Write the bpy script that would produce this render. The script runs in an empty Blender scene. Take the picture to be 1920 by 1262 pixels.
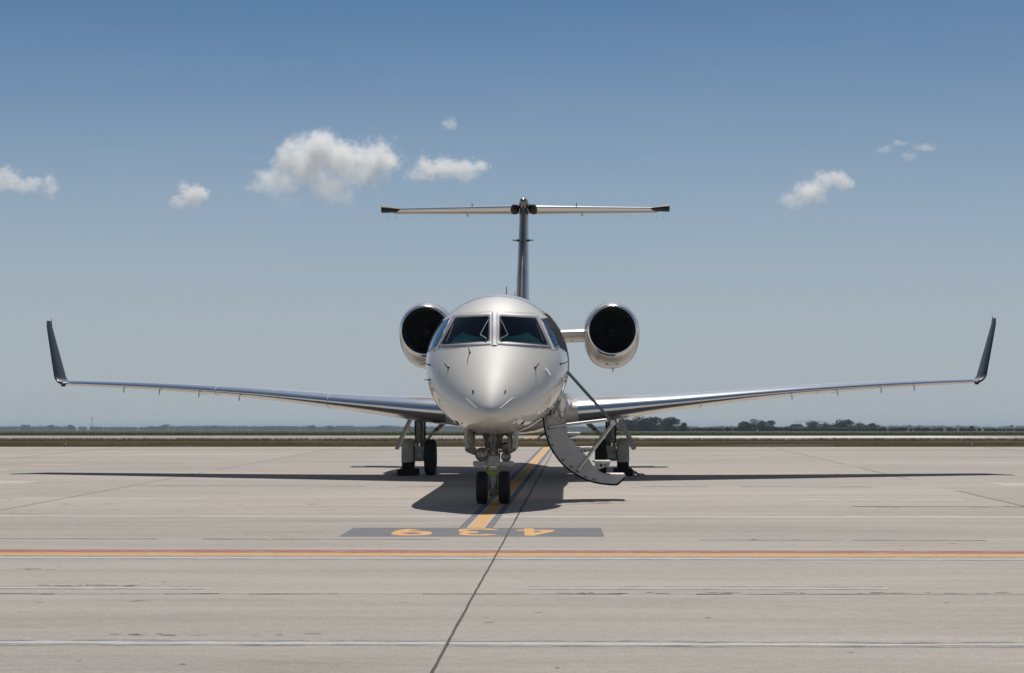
import bpy, bmesh, math, random
import numpy as np
from mathutils import Vector, Matrix, noise
from mathutils.bvhtree import BVHTree
random.seed(7)
R = math.radians
PI = math.pi
sc = bpy.context.scene
C = sc.collection

# ------------------------------------------------------------------ frames
# The apron slopes up 0.755 degrees away from the camera and ends at y = 72; beyond it the land is level (z = 0).
TILT = R(0.755)
APRON_END = 72.0
TA = Matrix.Translation((0, APRON_END, 0)) @ Matrix.Rotation(TILT, 4, 'X') @ Matrix.Translation((0, -APRON_END, 0))
CAMH = 1.54
F = 3870.0                     # focal length in photo pixels (1920 wide)
PITCH = R(1.835)
cam_d = bpy.data.cameras.new('camera'); cam = bpy.data.objects.new('camera', cam_d); C.objects.link(cam)
cam_d.sensor_width = 36.0; cam_d.lens = 36.0 * F / 1920.0
cam_d.clip_start = 0.1; cam_d.clip_end = 30000
M_CAM_A = Matrix.Translation((0, 0, CAMH)) @ Matrix.Rotation(PI / 2 + PITCH, 4, 'X')
cam.matrix_world = TA @ M_CAM_A
sc.camera = cam

SUN = Vector((0.065, 0.74, 1.0)).normalized()
elev = math.asin(SUN.z); az = math.atan2(SUN.x, SUN.y)
w = bpy.data.worlds.new('World'); sc.world = w; w.use_nodes = True
nt = w.node_tree; nt.nodes.clear()
sky = nt.nodes.new('ShaderNodeTexSky'); sky.sky_type = 'NISHITA'; sky.sun_disc = False
sky.sun_elevation = elev; sky.sun_rotation = az
sky.altitude = 0; sky.air_density = .5; sky.dust_density = 0.0; sky.ozone_density = 5.0
bg = nt.nodes.new('ShaderNodeBackground'); bg.inputs['Strength'].default_value = 0.078
wo = nt.nodes.new('ShaderNodeOutputWorld')
tn = nt.nodes.new('ShaderNodeMix'); tn.data_type = 'RGBA'; tn.blend_type = 'MULTIPLY'; tn.inputs[0].default_value = 1; tn.inputs[7].default_value = (.95, 1.02, .90, 1)
nt.links.new(sky.outputs[0], tn.inputs[6]); nt.links.new(tn.outputs[2], bg.inputs[0])
# summer haze low in the sky: greyer towards the horizon, gone above 13 degrees
bh = nt.nodes.new('ShaderNodeBackground'); bh.inputs['Color'].default_value = (.435, .485, .520, 1); bh.inputs['Strength'].default_value = 1.0
gtc = nt.nodes.new('ShaderNodeTexCoord'); sxyz = nt.nodes.new('ShaderNodeSeparateXYZ'); nt.links.new(gtc.outputs['Generated'], sxyz.inputs[0])
mrg = nt.nodes.new('ShaderNodeMapRange'); mrg.interpolation_type = 'SMOOTHSTEP'; mrg.inputs['From Min'].default_value = 0.0; mrg.inputs['From Max'].default_value = 0.225
nt.links.new(sxyz.outputs['Z'], mrg.inputs['Value']); mxs = nt.nodes.new('ShaderNodeMixShader')
mr2 = nt.nodes.new('ShaderNodeMapRange'); mr2.inputs['From Min'].default_value = .25; mr2.inputs['From Max'].default_value = .7; mr2.inputs['To Min'].default_value = 1.0; mr2.inputs['To Max'].default_value = .92
nt.links.new(sxyz.outputs['Z'], mr2.inputs['Value']); mm2 = nt.nodes.new('ShaderNodeMath'); mm2.operation = 'MULTIPLY'; nt.links.new(mrg.outputs[0], mm2.inputs[0]); nt.links.new(mr2.outputs[0], mm2.inputs[1])
wmp = nt.nodes.new('ShaderNodeMapping'); wmp.inputs['Scale'].default_value = (2.2, 2.2, 9.0); nt.links.new(gtc.outputs['Generated'], wmp.inputs[0])
wnz = nt.nodes.new('ShaderNodeTexNoise'); wnz.inputs['Scale'].default_value = 1.6; wnz.inputs['Detail'].default_value = 5; wnz.inputs['Roughness'].default_value = .6; nt.links.new(wmp.outputs[0], wnz.inputs['Vector'])
wma = nt.nodes.new('ShaderNodeMath'); wma.operation = 'MULTIPLY_ADD'; wma.inputs[1].default_value = .20; wma.inputs[2].default_value = -.10; nt.links.new(wnz.outputs['Fac'], wma.inputs[0])
wad = nt.nodes.new('ShaderNodeMath'); wad.operation = 'ADD'; wad.use_clamp = True; nt.links.new(mm2.outputs[0], wad.inputs[0]); nt.links.new(wma.outputs[0], wad.inputs[1])
nt.links.new(wad.outputs[0], mxs.inputs[0]); nt.links.new(bh.outputs[0], mxs.inputs[1]); nt.links.new(bg.outputs[0], mxs.inputs[2]); nt.links.new(mxs.outputs[0], wo.inputs[0])
sl = bpy.data.lights.new('sun', 'SUN'); sl.energy = 4.2; sl.angle = R(0.55); sl.color = (1.0, 0.955, 0.89)
so = bpy.data.objects.new('sun', sl); C.objects.link(so)
so.rotation_mode = 'QUATERNION'; so.rotation_quaternion = SUN.to_track_quat('Z', 'Y'); so.location = (0, 0, 60)
vs = sc.view_settings
vs.view_transform = 'Standard'; vs.look = 'None'; vs.gamma = 1; vs.exposure = -0.15
try: vs.use_curve_mapping = False
except Exception: pass
cy = sc.cycles
cy.use_denoising = True
cy.max_bounces = 10; cy.diffuse_bounces = 4; cy.glossy_bounces = 5; cy.transmission_bounces = 6
cy.transparent_max_bounces = 16; cy.volume_bounces = 4; cy.volume_step_rate = .5
cy.sample_clamp_indirect = 6.0

# ------------------------------------------------------------------ materials
def mat(name, col=(.5, .5, .5), rough=.5, metal=0.0, coat=0.0, spec=None, vary=0.0, vscale=3.0, bump=0.0, bscale=20.0, back=None, coat_rough=.05):
    m = bpy.data.materials.new(name); m.use_nodes = True
    t = m.node_tree; b = t.nodes['Principled BSDF']
    b.inputs['Base Color'].default_value = (*col, 1); b.inputs['Roughness'].default_value = rough
    b.inputs['Metallic'].default_value = metal
    b.inputs['Coat Weight'].default_value = coat; b.inputs['Coat Roughness'].default_value = coat_rough
    if spec is not None: b.inputs['Specular IOR Level'].default_value = spec
    tc = t.nodes.new('ShaderNodeTexCoord')
    src = None
    if vary > 0:
        n = t.nodes.new('ShaderNodeTexNoise'); n.inputs['Scale'].default_value = vscale; n.inputs['Detail'].default_value = 5
        t.links.new(tc.outputs['Object'], n.inputs['Vector'])
        r = t.nodes.new('ShaderNodeValToRGB')
        r.color_ramp.elements[0].position = .3; r.color_ramp.elements[1].position = .7
        r.color_ramp.elements[0].color = (*[c * (1 - vary) for c in col], 1)
        r.color_ramp.elements[1].color = (*[min(1, c * (1 + vary)) for c in col], 1)
        t.links.new(n.outputs['Fac'], r.inputs[0]); src = r.outputs[0]
        t.links.new(src, b.inputs['Base Color'])
    if bump > 0:
        n2 = t.nodes.new('ShaderNodeTexNoise'); n2.inputs['Scale'].default_value = bscale; n2.inputs['Detail'].default_value = 3
        t.links.new(tc.outputs['Object'], n2.inputs['Vector'])
        bp = t.nodes.new('ShaderNodeBump'); bp.inputs['Strength'].default_value = bump; bp.inputs['Distance'].default_value = .01
        t.links.new(n2.outputs['Fac'], bp.inputs['Height']); t.links.new(bp.outputs[0], b.inputs['Normal'])
    if back:
        d = t.nodes.new('ShaderNodeBsdfDiffuse'); d.inputs[0].default_value = (*back, 1)
        g = t.nodes.new('ShaderNodeNewGeometry'); mx = t.nodes.new('ShaderNodeMixShader')
        t.links.new(g.outputs['Backfacing'], mx.inputs[0]); t.links.new(b.outputs[0], mx.inputs[1]); t.links.new(d.outputs[0], mx.inputs[2])
        t.links.new(mx.outputs[0], t.nodes['Material Output'].inputs[0])
    return m

M_PAINT = mat('pearl_paint', (.88, .83, .735), .55, .0, 1.0, spec=.35, vary=.03, vscale=1.2, back=(.03, .03, .032), coat_rough=.03)
M_PAINT2 = mat('cream_paint', (.66, .63, .57), .3, 0.0, .8, vary=.05, vscale=2)
M_WINGP = mat('wing_paint', (.58, .58, .57), .30, .35, .6, vary=.04, vscale=2)
M_POL = mat('polished_metal', (.86, .86, .86), .20, 1.0, vary=.04, vscale=6)
M_FRAME = mat('window_frame_metal', (.30, .30, .335), .55, .2, vary=.12, vscale=60)
M_NAVY = mat('navy_paint', (.008, .010, .017), .5, 0.0, .12, spec=.3)
M_FIN = mat('fin_paint', (.05, .058, .07), .3, .1, .5)
M_FINLE = mat('fin_edge_metal', (.30, .27, .24), .32, .85, vary=.25, vscale=1.5)
M_BLACK = mat('black_trim', (.010, .010, .011), .6, spec=.2)
M_DARKM = mat('dark_boot', (.028, .027, .026), .6, .0, spec=.25)
M_DUCT = mat('inlet_duct', (.02, .02, .022), .6)
M_FAN = mat('fan_blade', (.05, .05, .055), .4, .7)
M_RUB = mat('tyre_rubber', (.018, .018, .019), .75, vary=.3, vscale=12, bump=.2)
M_RUBG = mat('wheel_cover_cloth', (.52, .49, .43), .8, vary=.2, vscale=9)
M_GEAR = mat('gear_paint', (.50, .48, .43), .42, .1, .2, vary=.22, vscale=14)
M_GEARD = mat('gear_dirty', (.24, .22, .20), .5, .3, vary=.35, vscale=18)
M_CHROME = mat('oleo_chrome', (.75, .75, .76), .08, 1.0)
M_YG = mat('yellow_green_paint', (.36, .38, .04), .45, vary=.15, vscale=20)
M_STAIR = mat('stair_panel', (.56, .56, .55), .45, .1, .1, vary=.10, vscale=5)
M_STEP = mat('stair_step', (.60, .59, .57), .5, .2, vary=.1, vscale=8)
M_RAIL = mat('rail_metal', (.30, .30, .31), .28, .9)
M_SILVER = mat('rail_light', (.62, .62, .61), .25, .9)
M_SHADE = mat('green_shade', (.14, .62, .45), .7, vary=.2, vscale=8)
M_CKPT = mat('cockpit_dark', (.045, .045, .052), .8)
M_WHITE = mat('white_mark', (.75, .75, .74), .5)
M_LENS = mat('lamp_lens', (.34, .32, .28), .25, .5, .3, vary=.7, vscale=28, bump=.8, bscale=30)
def glass_mat(name, tint, ior=1.5):
    m = bpy.data.materials.new(name); m.use_nodes = True; t = m.node_tree; t.nodes.clear()
    o = t.nodes.new('ShaderNodeOutputMaterial'); mx = t.nodes.new('ShaderNodeMixShader')
    fr = t.nodes.new('ShaderNodeFresnel'); fr.inputs[0].default_value = ior
    tr = t.nodes.new('ShaderNodeBsdfTransparent'); tr.inputs[0].default_value = (*tint, 1)
    gl = t.nodes.new('ShaderNodeBsdfGlossy'); gl.inputs['Roughness'].default_value = .02; gl.inputs[0].default_value = (.9, .93, 1, 1)
    t.links.new(fr.outputs[0], mx.inputs[0]); t.links.new(tr.outputs[0], mx.inputs[1]); t.links.new(gl.outputs[0], mx.inputs[2]); t.links.new(mx.outputs[0], o.inputs[0])
    return m
M_GLASS = glass_mat('windshield_glass', (.84, .87, .88), 1.42)
M_SGLASS = mat('side_glass', (.01, .014, .03), .03, 0, 1.0, spec=1.0)

# ------------------------------------------------------------------ helpers
def link(name, verts, faces, m, parent=None, smooth=True, angle=40):
    me = bpy.data.meshes.new(name)
    me.from_pydata([tuple(v) for v in verts], [], faces); me.update()
    me.materials.append(m)
    if smooth:
        me.polygons.foreach_set('use_smooth', [True] * len(me.polygons))
        me.set_sharp_from_angle(angle=R(angle))
    o = bpy.data.objects.new(name, me); C.objects.link(o)
    if parent: o.parent = parent
    return o

class MB:
    def __init__(s): s.v = []; s.f = []
    def add(s, v, f):
        n = len(s.v); s.v += [Vector(p) for p in v]; s.f += [tuple(i + n for i in q) for q in f]
        return s
    def box(s, c, size, rot=None, bevel=0.0):
        bm = bmesh.new(); bmesh.ops.create_cube(bm, size=1)
        for v in bm.verts: v.co = Vector((v.co.x * size[0], v.co.y * size[1], v.co.z * size[2]))
        if bevel > 0: bmesh.ops.bevel(bm, geom=list(bm.edges), offset=bevel, segments=2, affect='EDGES', profile=.5)
        m = Matrix.Translation(c) @ (rot.to_4x4() if rot else Matrix())
        bm.verts.index_update()
        s.add([m @ v.co for v in bm.verts], [[v.index for v in f.verts] for f in bm.faces]); bm.free(); return s
    def tube(s, p0, p1, r0, r1=None, n=14, cap=True):
        p0 = Vector(p0); p1 = Vector(p1); r1 = r0 if r1 is None else r1
        d = (p1 - p0).normalized(); a = d.orthogonal().normalized(); b = d.cross(a)
        v = []
        for p, r in ((p0, r0), (p1, r1)):
            for i in range(n):
                t = 2 * PI * i / n; v.append(p + (a * math.cos(t) + b * math.sin(t)) * r)
        f = [(i, (i + 1) % n, n + (i + 1) % n, n + i) for i in range(n)]
        if cap: f += [tuple(range(n))[::-1], tuple(range(n, 2 * n))]
        s.add(v, f); return s
    def poly(s, pts, r, n=10):
        for a, b in zip(pts[:-1], pts[1:]): s.tube(a, b, r, n=n)
        return s
    def lathe(s, prof, o, d, n=40):          # prof: (along, radius)
        o = Vector(o); d = Vector(d).normalized(); a = d.orthogonal().normalized(); b = d.cross(a)
        v = []; f = []
        for (t, r) in prof:
            for i in range(n):
                q = 2 * PI * i / n; v.append(o + d * t + (a * math.cos(q) + b * math.sin(q)) * r)
        for k in range(len(prof) - 1):
            for i in range(n):
                f.append((k * n + i, k * n + (i + 1) % n, (k + 1) * n + (i + 1) % n, (k + 1) * n + i))
        s.add(v, f); return s
    def prism(s, pts, off):                  # outline pts extruded by vector off
        n = len(pts); off = Vector(off)
        v = [Vector(p) for p in pts] + [Vector(p) + off for p in pts]
        f = [tuple(range(n))[::-1], tuple(range(n, 2 * n))] + [(i, (i + 1) % n, n + (i + 1) % n, n + i) for i in range(n)]
        s.add(v, f); return s
    def build(s, name, m, parent=None, smooth=True, angle=40):
        return link(name, s.v, s.f, m, parent, smooth, angle)

def fix_normals(o):
    bm = bmesh.new(); bm.from_mesh(o.data); bmesh.ops.recalc_face_normals(bm, faces=bm.faces); bm.to_mesh(o.data); bm.free(); return o
def tag(o, label, cat, group=None, kind=None):
    o['label'] = label; o['category'] = cat
    if group: o['group'] = group
    if kind: o['kind'] = kind
    return o
def struct(o): o['kind'] = 'structure'; return o

def pchip(xs, ys):
    xs = np.array(xs, float); ys = np.array(ys, float)
    h = np.diff(xs); d = np.diff(ys) / h; m = np.zeros(len(xs))
    for i in range(1, len(xs) - 1):
        if d[i - 1] * d[i] > 0:
            w1 = 2 * h[i] + h[i - 1]; w2 = h[i] + 2 * h[i - 1]; m[i] = (w1 + w2) / (w1 / d[i - 1] + w2 / d[i])
    m[0] = d[0]; m[-1] = d[-1]
    def f(x):
        i = int(np.clip(np.searchsorted(xs, x) - 1, 0, len(h) - 1)); t = (x - xs[i]) / h[i]
        t = min(max(t, 0), 1)
        return float((2*t**3-3*t*t+1)*ys[i]+(t**3-2*t*t+t)*h[i]*m[i]+(-2*t**3+3*t*t)*ys[i+1]+(t**3-t*t)*h[i]*m[i+1])
    return f

# ================================================================== SETTING
def A_ground(px, py):                       # photo pixel -> apron coordinates
    d = M_CAM_A.to_3x3() @ Vector((px - 960, 631 - py, -F)); t = -CAMH / d.z
    return Vector((d.x * t, d.y * t, 0))
def yline(py, px=960): return A_ground(px, py).y

def sheet(name, pts, m, z=0.0, apron=True, nx=1):
    o = link(name, [(p[0], p[1], z) for p in pts], [tuple(range(len(pts)))], m, smooth=False)
    if apron: o.matrix_world = TA
    return struct(o)

# concrete
def concrete(name, base, dark, streak=.7):
    m = bpy.data.materials.new(name); m.use_nodes = True; t = m.node_tree; b = t.nodes['Principled BSDF']
    L = t.links.new; tc = t.nodes.new('ShaderNodeTexCoord')
    def nz(scale, detail, rough, sx=1, sy=1):
        mp = t.nodes.new('ShaderNodeMapping'); mp.inputs['Scale'].default_value = (sx, sy, 1); L(tc.outputs['Object'], mp.inputs[0])
        n = t.nodes.new('ShaderNodeTexNoise'); n.inputs['Scale'].default_value = scale; n.inputs['Detail'].default_value = detail; n.inputs['Roughness'].default_value = rough
        L(mp.outputs[0], n.inputs['Vector']); return n.outputs['Fac']
    def ramp(f, p0, p1, c0, c1):
        r = t.nodes.new('ShaderNodeValToRGB'); r.color_ramp.elements[0].position = p0; r.color_ramp.elements[1].position = p1
        r.color_ramp.elements[0].color = (*c0, 1); r.color_ramp.elements[1].color = (*c1, 1); L(f, r.inputs[0]); return r.outputs[0]
    def mixc(mode, fac, a, c):
        x = t.nodes.new('ShaderNodeMix'); x.data_type = 'RGBA'; x.blend_type = mode; x.inputs[0].default_value = fac
        L(a, x.inputs[6]); L(c, x.inputs[7]); return x.outputs[2]
    big = ramp(nz(.22, 4, .6, .35, 1.0), .32, .68, dark, base)
    # broom streaks and worn patches lying across the stand
    st = ramp(nz(1.6, 6, .65, .12, 1.0), .35, .65, (.80, .80, .815), (1.09, 1.085, 1.06))
    c = mixc('MULTIPLY', streak, big, st)
    fine = ramp(nz(45, 5, .85), .35, .65, (.66, .65, .64), (1.16, 1.15, 1.14))
    c = mixc('MULTIPLY', .85, c, fine)
    stain = ramp(nz(.55, 5, .7, .5, 1.3), .28, .44, (.80, .79, .775), (1, 1, 1)); c = mixc('MULTIPLY', .8, c, stain)
    pale = ramp(nz(.8, 6, .75, .16, 1.6), .56, .70, (1, 1, 1), (1.12, 1.12, 1.11)); c = mixc('MULTIPLY', .8, c, pale)
    grit = ramp(nz(9, 7, .85), .36, .62, (.70, .695, .68), (1.14, 1.135, 1.13))
    c = mixc('MULTIPLY', .5, c, grit)
    spots = ramp(nz(5.5, 3, .9, .45, 1.6), .27, .31, (.40, .38, .36), (1, 1, 1))
    c = mixc('MULTIPLY', .65, c, spots)
    peb = ramp(nz(130, 2, .6), .30, .42, (.55, .54, .52), (1, 1, 1)); c = mixc('MULTIPLY', .6, c, peb)
    # every slab was poured apart: faint tone per slab
    mp = t.nodes.new('ShaderNodeMapping'); mp.inputs['Rotation'].default_value = (0, 0, R(1.9)); mp.inputs['Location'].default_value = (.9, -2.1, 0)
    L(tc.outputs['Object'], mp.inputs[0])
    br = t.nodes.new('ShaderNodeTexBrick'); br.offset = 0; br.inputs['Scale'].default_value = 1; br.inputs['Mortar Size'].default_value = 0
    br.inputs['Brick Width'].default_value = 7.4; br.inputs['Row Height'].default_value = 7.2
    br.inputs['Color1'].default_value = (.93, .925, .92, 1); br.inputs['Color2'].default_value = (1.05, 1.05, 1.055, 1)
    L(mp.outputs[0], br.inputs['Vector']); c = mixc('MULTIPLY', 1, c, br.outputs[0])
    L(c, b.inputs['Base Color']); b.inputs['Roughness'].default_value = .85
    bp = t.nodes.new('ShaderNodeBump'); bp.inputs['Strength'].default_value = .35; bp.inputs['Distance'].default_value = .006
    L(nz(60, 4, .7), bp.inputs['Height']); L(bp.outputs[0], b.inputs['Normal'])
    return m
M_CONC = concrete('apron_concrete', (.490, .440, .390), (.405, .366, .326))
M_RUNW = concrete('taxiway_concrete', (.38, .35, .315), (.32, .295, .265))
def grassmat(name, c0, c1, s):
    m = mat(name, c0, .95, spec=.1); t = m.node_tree; b = t.nodes['Principled BSDF']
    tc = t.nodes.new('ShaderNodeTexCoord'); n = t.nodes.new('ShaderNodeTexNoise'); n.inputs['Scale'].default_value = s; n.inputs['Detail'].default_value = 6
    mp = t.nodes.new('ShaderNodeMapping'); mp.inputs['Scale'].default_value = (1, .35, 1)
    r = t.nodes.new('ShaderNodeValToRGB'); r.color_ramp.elements[0].position = .35; r.color_ramp.elements[1].position = .65
    r.color_ramp.elements[0].color = (*c0, 1); r.color_ramp.elements[1].color = (*c1, 1)
    t.links.new(tc.outputs['Object'], mp.inputs[0]); t.links.new(mp.outputs[0], n.inputs['Vector']); t.links.new(n.outputs['Fac'], r.inputs[0]); t.links.new(r.outputs[0], b.inputs['Base Color'])
    return m
M_GR = grassmat('dry_grass', (.052, .042, .020), (.086, .068, .033), .25)
M_GR2 = grassmat('green_grass', (.045, .052, .024), (.075, .074, .036), .02)
M_GLAND = grassmat('land', (.045, .052, .024), (.075, .074, .036), .02)

# land: one sheet with the bend of the apron, reaching the horizon on all sides
BACK = -140.0
def zt(y): return (y - APRON_END) * math.sin(TILT) if y < APRON_END else 0.0
ys = [-6000, BACK, APRON_END, 9000]
zs = [zt(BACK) - .03, zt(BACK) - .03, -.03, -.03]
vv = []; ff = []
for y, z in zip(ys, zs): vv += [(-7000, y, z), (7000, y, z)]
for i in range(3): ff.append((2 * i, 2 * i + 1, 2 * i + 3, 2 * i + 2))
struct(link('ground', vv, ff, M_GLAND, smooth=False))
AW = 260
sheet('apron', [(-AW, BACK), (AW, BACK), (AW, APRON_END), (-AW, APRON_END)], M_CONC)
# grass verge, taxiway, far field (level land)
GX = 900
sheet('grass_verge', [(-GX, APRON_END), (GX, APRON_END), (GX, 118), (-GX, 118)], M_GR, .0, False)
sheet('taxiway', [(-GX, 118), (GX, 118), (GX, 212), (-GX, 212)], M_RUNW, .002, False)
M_WPALE = mat('pale_new_concrete', (.66, .645, .62), .8, vary=.05, vscale=.3)
sheet('taxiway_light_strip', [(10, 150), (38, 150), (41, 196), (10, 196)], M_WPALE, .008, False)

# joints: slightly ragged dark strips
M_JOINT = mat('joint_sealant', (.055, .050, .046), .9, vary=.4, vscale=9)
M_JOINT2 = mat('joint_worn', (.15, .135, .12), .9, vary=.4, vscale=5)
def ragged(name, p0, p1, wd, m, z=.0024, rag=.35, seed=0, step=.12, gaps=0.0, wander=0.0):
    rnd = random.Random(seed); p0 = Vector(p0); p1 = Vector(p1); L = (p1 - p0).length; d = (p1 - p0) / L; nrm = Vector((-d.y, d.x))
    n = max(2, int(L / step)); v = []; f = []; k = 0; off = 0; on = True
    for i in range(n + 1):
        off += rnd.uniform(-wander, wander); off *= .96
        c = p0 + d * (L * i / n) + nrm * off
        s_ = L * i / n; a = wd / 2 * (1 + rag * 1.6 * noise.noise(Vector((s_ * 2.3, seed, 0)))+ rag * .6 * noise.noise(Vector((s_ * 9, seed, 4)))); b = wd / 2 * (1 + rag * 1.6 * noise.noise(Vector((s_ * 2.3, seed, 9))) + rag * .6 * noise.noise(Vector((s_ * 9, seed, 2))))
        if gaps and rnd.random() < .12: on = rnd.random() > gaps
        q = c + nrm * a; r = c - nrm * b
        v += [(q.x, q.y, z), (r.x, r.y, z)]
        if i and on: f.append((2 * i - 2, 2 * i - 1, 2 * i + 1, 2 * i))
    o = link(name, v, f, m, smooth=False); o.matrix_world = TA; return struct(o)
SL = math.tan(R(1.88))
j0 = A_ground(808, 1262); j1 = A_ground(1035, 850)
jd = (j1 - j0).normalized()
def jpt(y, k): return (j0.x + (y - j0.y) * jd.x / jd.y + k * 7.45, y)
for k in range(-8, 9):
    far = APRON_END - .3
    if k == 0:
        ragged('expansion_joint', jpt(3, 0), jpt(27, 0), .019, M_JOINT, seed=1, rag=.25, wander=.0012, step=.06)
        ragged('expansion_joint', jpt(27, 0), jpt(far, 0), .026, M_JOINT, seed=2, rag=.2, step=.4)
    else:
        ragged('expansion_joint', jpt(3, k), jpt(far, k), .022, M_JOINT if k > 0 else M_JOINT2, seed=20 + k, step=.5, gaps=.15)
def cross(py_l, py_r, wd, m, z=.0006, x0=None, x1=None, name='cross_joint', **kw):
    a = A_ground(0, py_l); b = A_ground(1920, py_r); d = b - a
    X0 = -60 if x0 is None else x0; X1 = 60 if x1 is None else x1
    def at(X): return (X, a.y + (X - a.x) * d.y / d.x)
    return ragged(name, at(X0), at(X1), wd, m, z, **kw)
cross(1113.5, 1114.5, .06, M_JOINT, seed=3, rag=.8, step=.04, gaps=.35)
cross(1113.5, 1114.5, .03, M_JOINT2, seed=31, rag=.5, step=.05, z=.0004)
cross(946.5, 950.5, .15, M_JOINT, seed=4, rag=.9, step=.12, gaps=.35)
cross(1010, 1013.5, .10, M_JOINT2, seed=5, rag=.8, step=.1, gaps=.65)
cross(910.5, 913.5, .2, M_JOINT2, seed=6, rag=.7, step=.3, gaps=.7)
cross(842.5, 844, .40, M_JOINT2, seed=7, rag=.4, step=1)
cross(856, 857.5, .3, M_JOINT2, seed=8, rag=.5, step=1, gaps=.8)
rf = random.Random(77); fk = MB()
def fleck(x, y, lx, ly):
    n = rf.randint(5, 8); pts = [(x + lx * math.cos(2 * PI * i / n) * rf.uniform(.5, 1), y + ly * math.sin(2 * PI * i / n) * rf.uniform(.5, 1), .0008) for i in range(n)]; fk.add(pts, [tuple(range(n))])
for i in range(70):
    y = rf.uniform(12, 34); fleck(rf.uniform(-.26, .26) * y, y, rf.uniform(.01, .035) * (1 + y / 30), rf.uniform(.008, .02) * (1 + y / 20))
for (py0, a, b, n) in ((1098, 60, 250, 14), (1112, 1000, 1900, 26), (1126, 240, 270, 2), (1067, 30, 110, 4), (946, 120, 640, 24), (951, 1300, 1900, 26), (1012, 1400, 1800, 14), (913, 1080, 1200, 6), (1012, 380, 560, 6), (1190, 200, 600, 10)):
    for k in range(n):
        q = A_ground(rf.uniform(a, b), py0 + rf.uniform(-1.5, 1.5)); fleck(q.x, q.y, rf.uniform(.02, .12), rf.uniform(.012, .05))
o = fk.build('pavement_spalls', mat('spall_dark', (.13, .12, .108), .95, vary=.3, vscale=5), smooth=False); o.matrix_world = TA; struct(o)
# painted lines
M_RED = mat('red_paint', (.31, .105, .075), .85, vary=.22, vscale=12)
M_ORG = mat('orange_paint', (.55, .31, .10), .8, vary=.2, vscale=12)
M_ORG2 = mat('faded_orange', (.60, .42, .24), .8, vary=.12, vscale=4)
M_YEL = mat('guide_yellow', (.60, .29, .045), .7, vary=.14, vscale=10)
M_WLN = mat('white_line', (.50, .50, .485), .85, vary=.13, vscale=25)
M_FADE = mat('faded_white', (.50, .465, .425), .8, vary=.06, vscale=2)
M_DKL = mat('dark_line', (.15, .152, .155), .9, vary=.55, vscale=30)
M_GRY = mat('grey_panel_paint', (.10, .104, .118), .8, vary=.16, vscale=4)
def wear(m, amount=.40, scale=7.0, under=(.40, .36, .32)):
    t = m.node_tree; b = t.nodes['Principled BSDF']; src = b.inputs['Base Color'].links[0].from_socket
    tc = t.nodes.new('ShaderNodeTexCoord'); mp = t.nodes.new('ShaderNodeMapping'); mp.inputs['Scale'].default_value = (.35, 1.6, 1); n = t.nodes.new('ShaderNodeTexNoise'); n.inputs['Scale'].default_value = scale; n.inputs['Detail'].default_value = 8; n.inputs['Roughness'].default_value = .75
    r = t.nodes.new('ShaderNodeValToRGB'); r.color_ramp.elements[0].position = amount; r.color_ramp.elements[1].position = amount + .12
    x = t.nodes.new('ShaderNodeMix'); x.data_type = 'RGBA'; x.inputs[6].default_value = (*under, 1)
    L = t.links.new; L(tc.outputs['Object'], mp.inputs[0]); L(mp.outputs[0], n.inputs['Vector']); L(n.outputs['Fac'], r.inputs[0]); L(r.outputs[0], x.inputs[0]); L(src, x.inputs[7]); L(x.outputs[2], b.inputs['Base Color'])
wear(M_RED, .36); wear(M_ORG, .34); wear(M_WLN, .38, 12); wear(M_DKL, .44, 10); wear(M_YEL, .30, 9); wear(M_GRY, .30, 5); wear(M_FADE, .42, 3); wear(M_ORG2, .40, 3)
def band(name, l0, l1, r0, r1, m, z=.0010, x0=-60, x1=60, rag=.0, label=None):
    a0 = A_ground(0, l0); a1 = A_ground(0, l1); b0 = A_ground(1920, r0); b1 = A_ground(1920, r1)
    def at(a, b, X): return a.y + (X - a.x) * (b.y - a.y) / (b.x - a.x)
    n = 300; v = []; f = []; rnd = random.Random(int(l0 * 7))
    for i in range(n + 1):
        X = x0 + (x1 - x0) * i / n; w_ = at(a0, b0, X) - at(a1, b1, X)
        v += [(X, at(a0, b0, X) + rnd.uniform(-rag, rag) * w_, z), (X, at(a1, b1, X) + rnd.uniform(-rag, rag) * w_, z)]
        if i: f.append((2 * i - 2, 2 * i - 1, 2 * i + 1, 2 * i))
    o = link(name, v, f, m, smooth=False); o.matrix_world = TA
    return struct(o)
band('red_apron_line', 1030.2, 1035.8, 1033.2, 1038.6, M_RED, rag=.03)
band('orange_apron_line', 1035.8, 1041.6, 1038.6, 1044.8, M_ORG, rag=.02)
for l, r in ((1042.6, 1045.8), (1046.8, 1050)): band('dark_edge_line', l, l + 1.2, r, r + 1.2, M_DKL)
band('white_apron_line', 1043.9, 1046.6, 1047.1, 1049.8, M_WLN)
band('white_near_line', 1201.8, 1206.8, 1207.2, 1211.4, M_WLN, rag=.05)
band('dark_edge_line', 1199.4, 1201.9, 1204.2, 1207.2, M_DKL, rag=.45)
band('dark_edge_line', 1206.8, 1209.8, 1211.4, 1214.6, M_DKL, rag=.35)
xa = A_ground(390, 1101).x; xb = A_ground(990, 1102).x; xc = A_ground(1662, 1104).x
for X0, X1 in ((-14, xa), (xb, xc)):
    s0, s1 = (1099, 1100.8)
    band('dark_edge_line', 1099.0, 1100.6, 1100.6, 1102.2, M_DKL, x0=X0, x1=X1, rag=.1)
    band('white_dash_line', 1100.7, 1103.2, 1102.3, 1104.8, M_WLN, x0=X0 - .02, x1=X1 + .03)
    band('dark_edge_line', 1103.3, 1104.6, 1104.9, 1106.2, M_DKL, x0=X0, x1=X1 + .01, rag=.25)
band('faded_white_line', 966, 968.6, 969, 971.6, M_FADE, rag=.1)
band('faded_white_line', 933, 935, 936, 938, M_FADE, x0=-8, x1=A_ground(380, 934).x, rag=.1)
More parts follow.
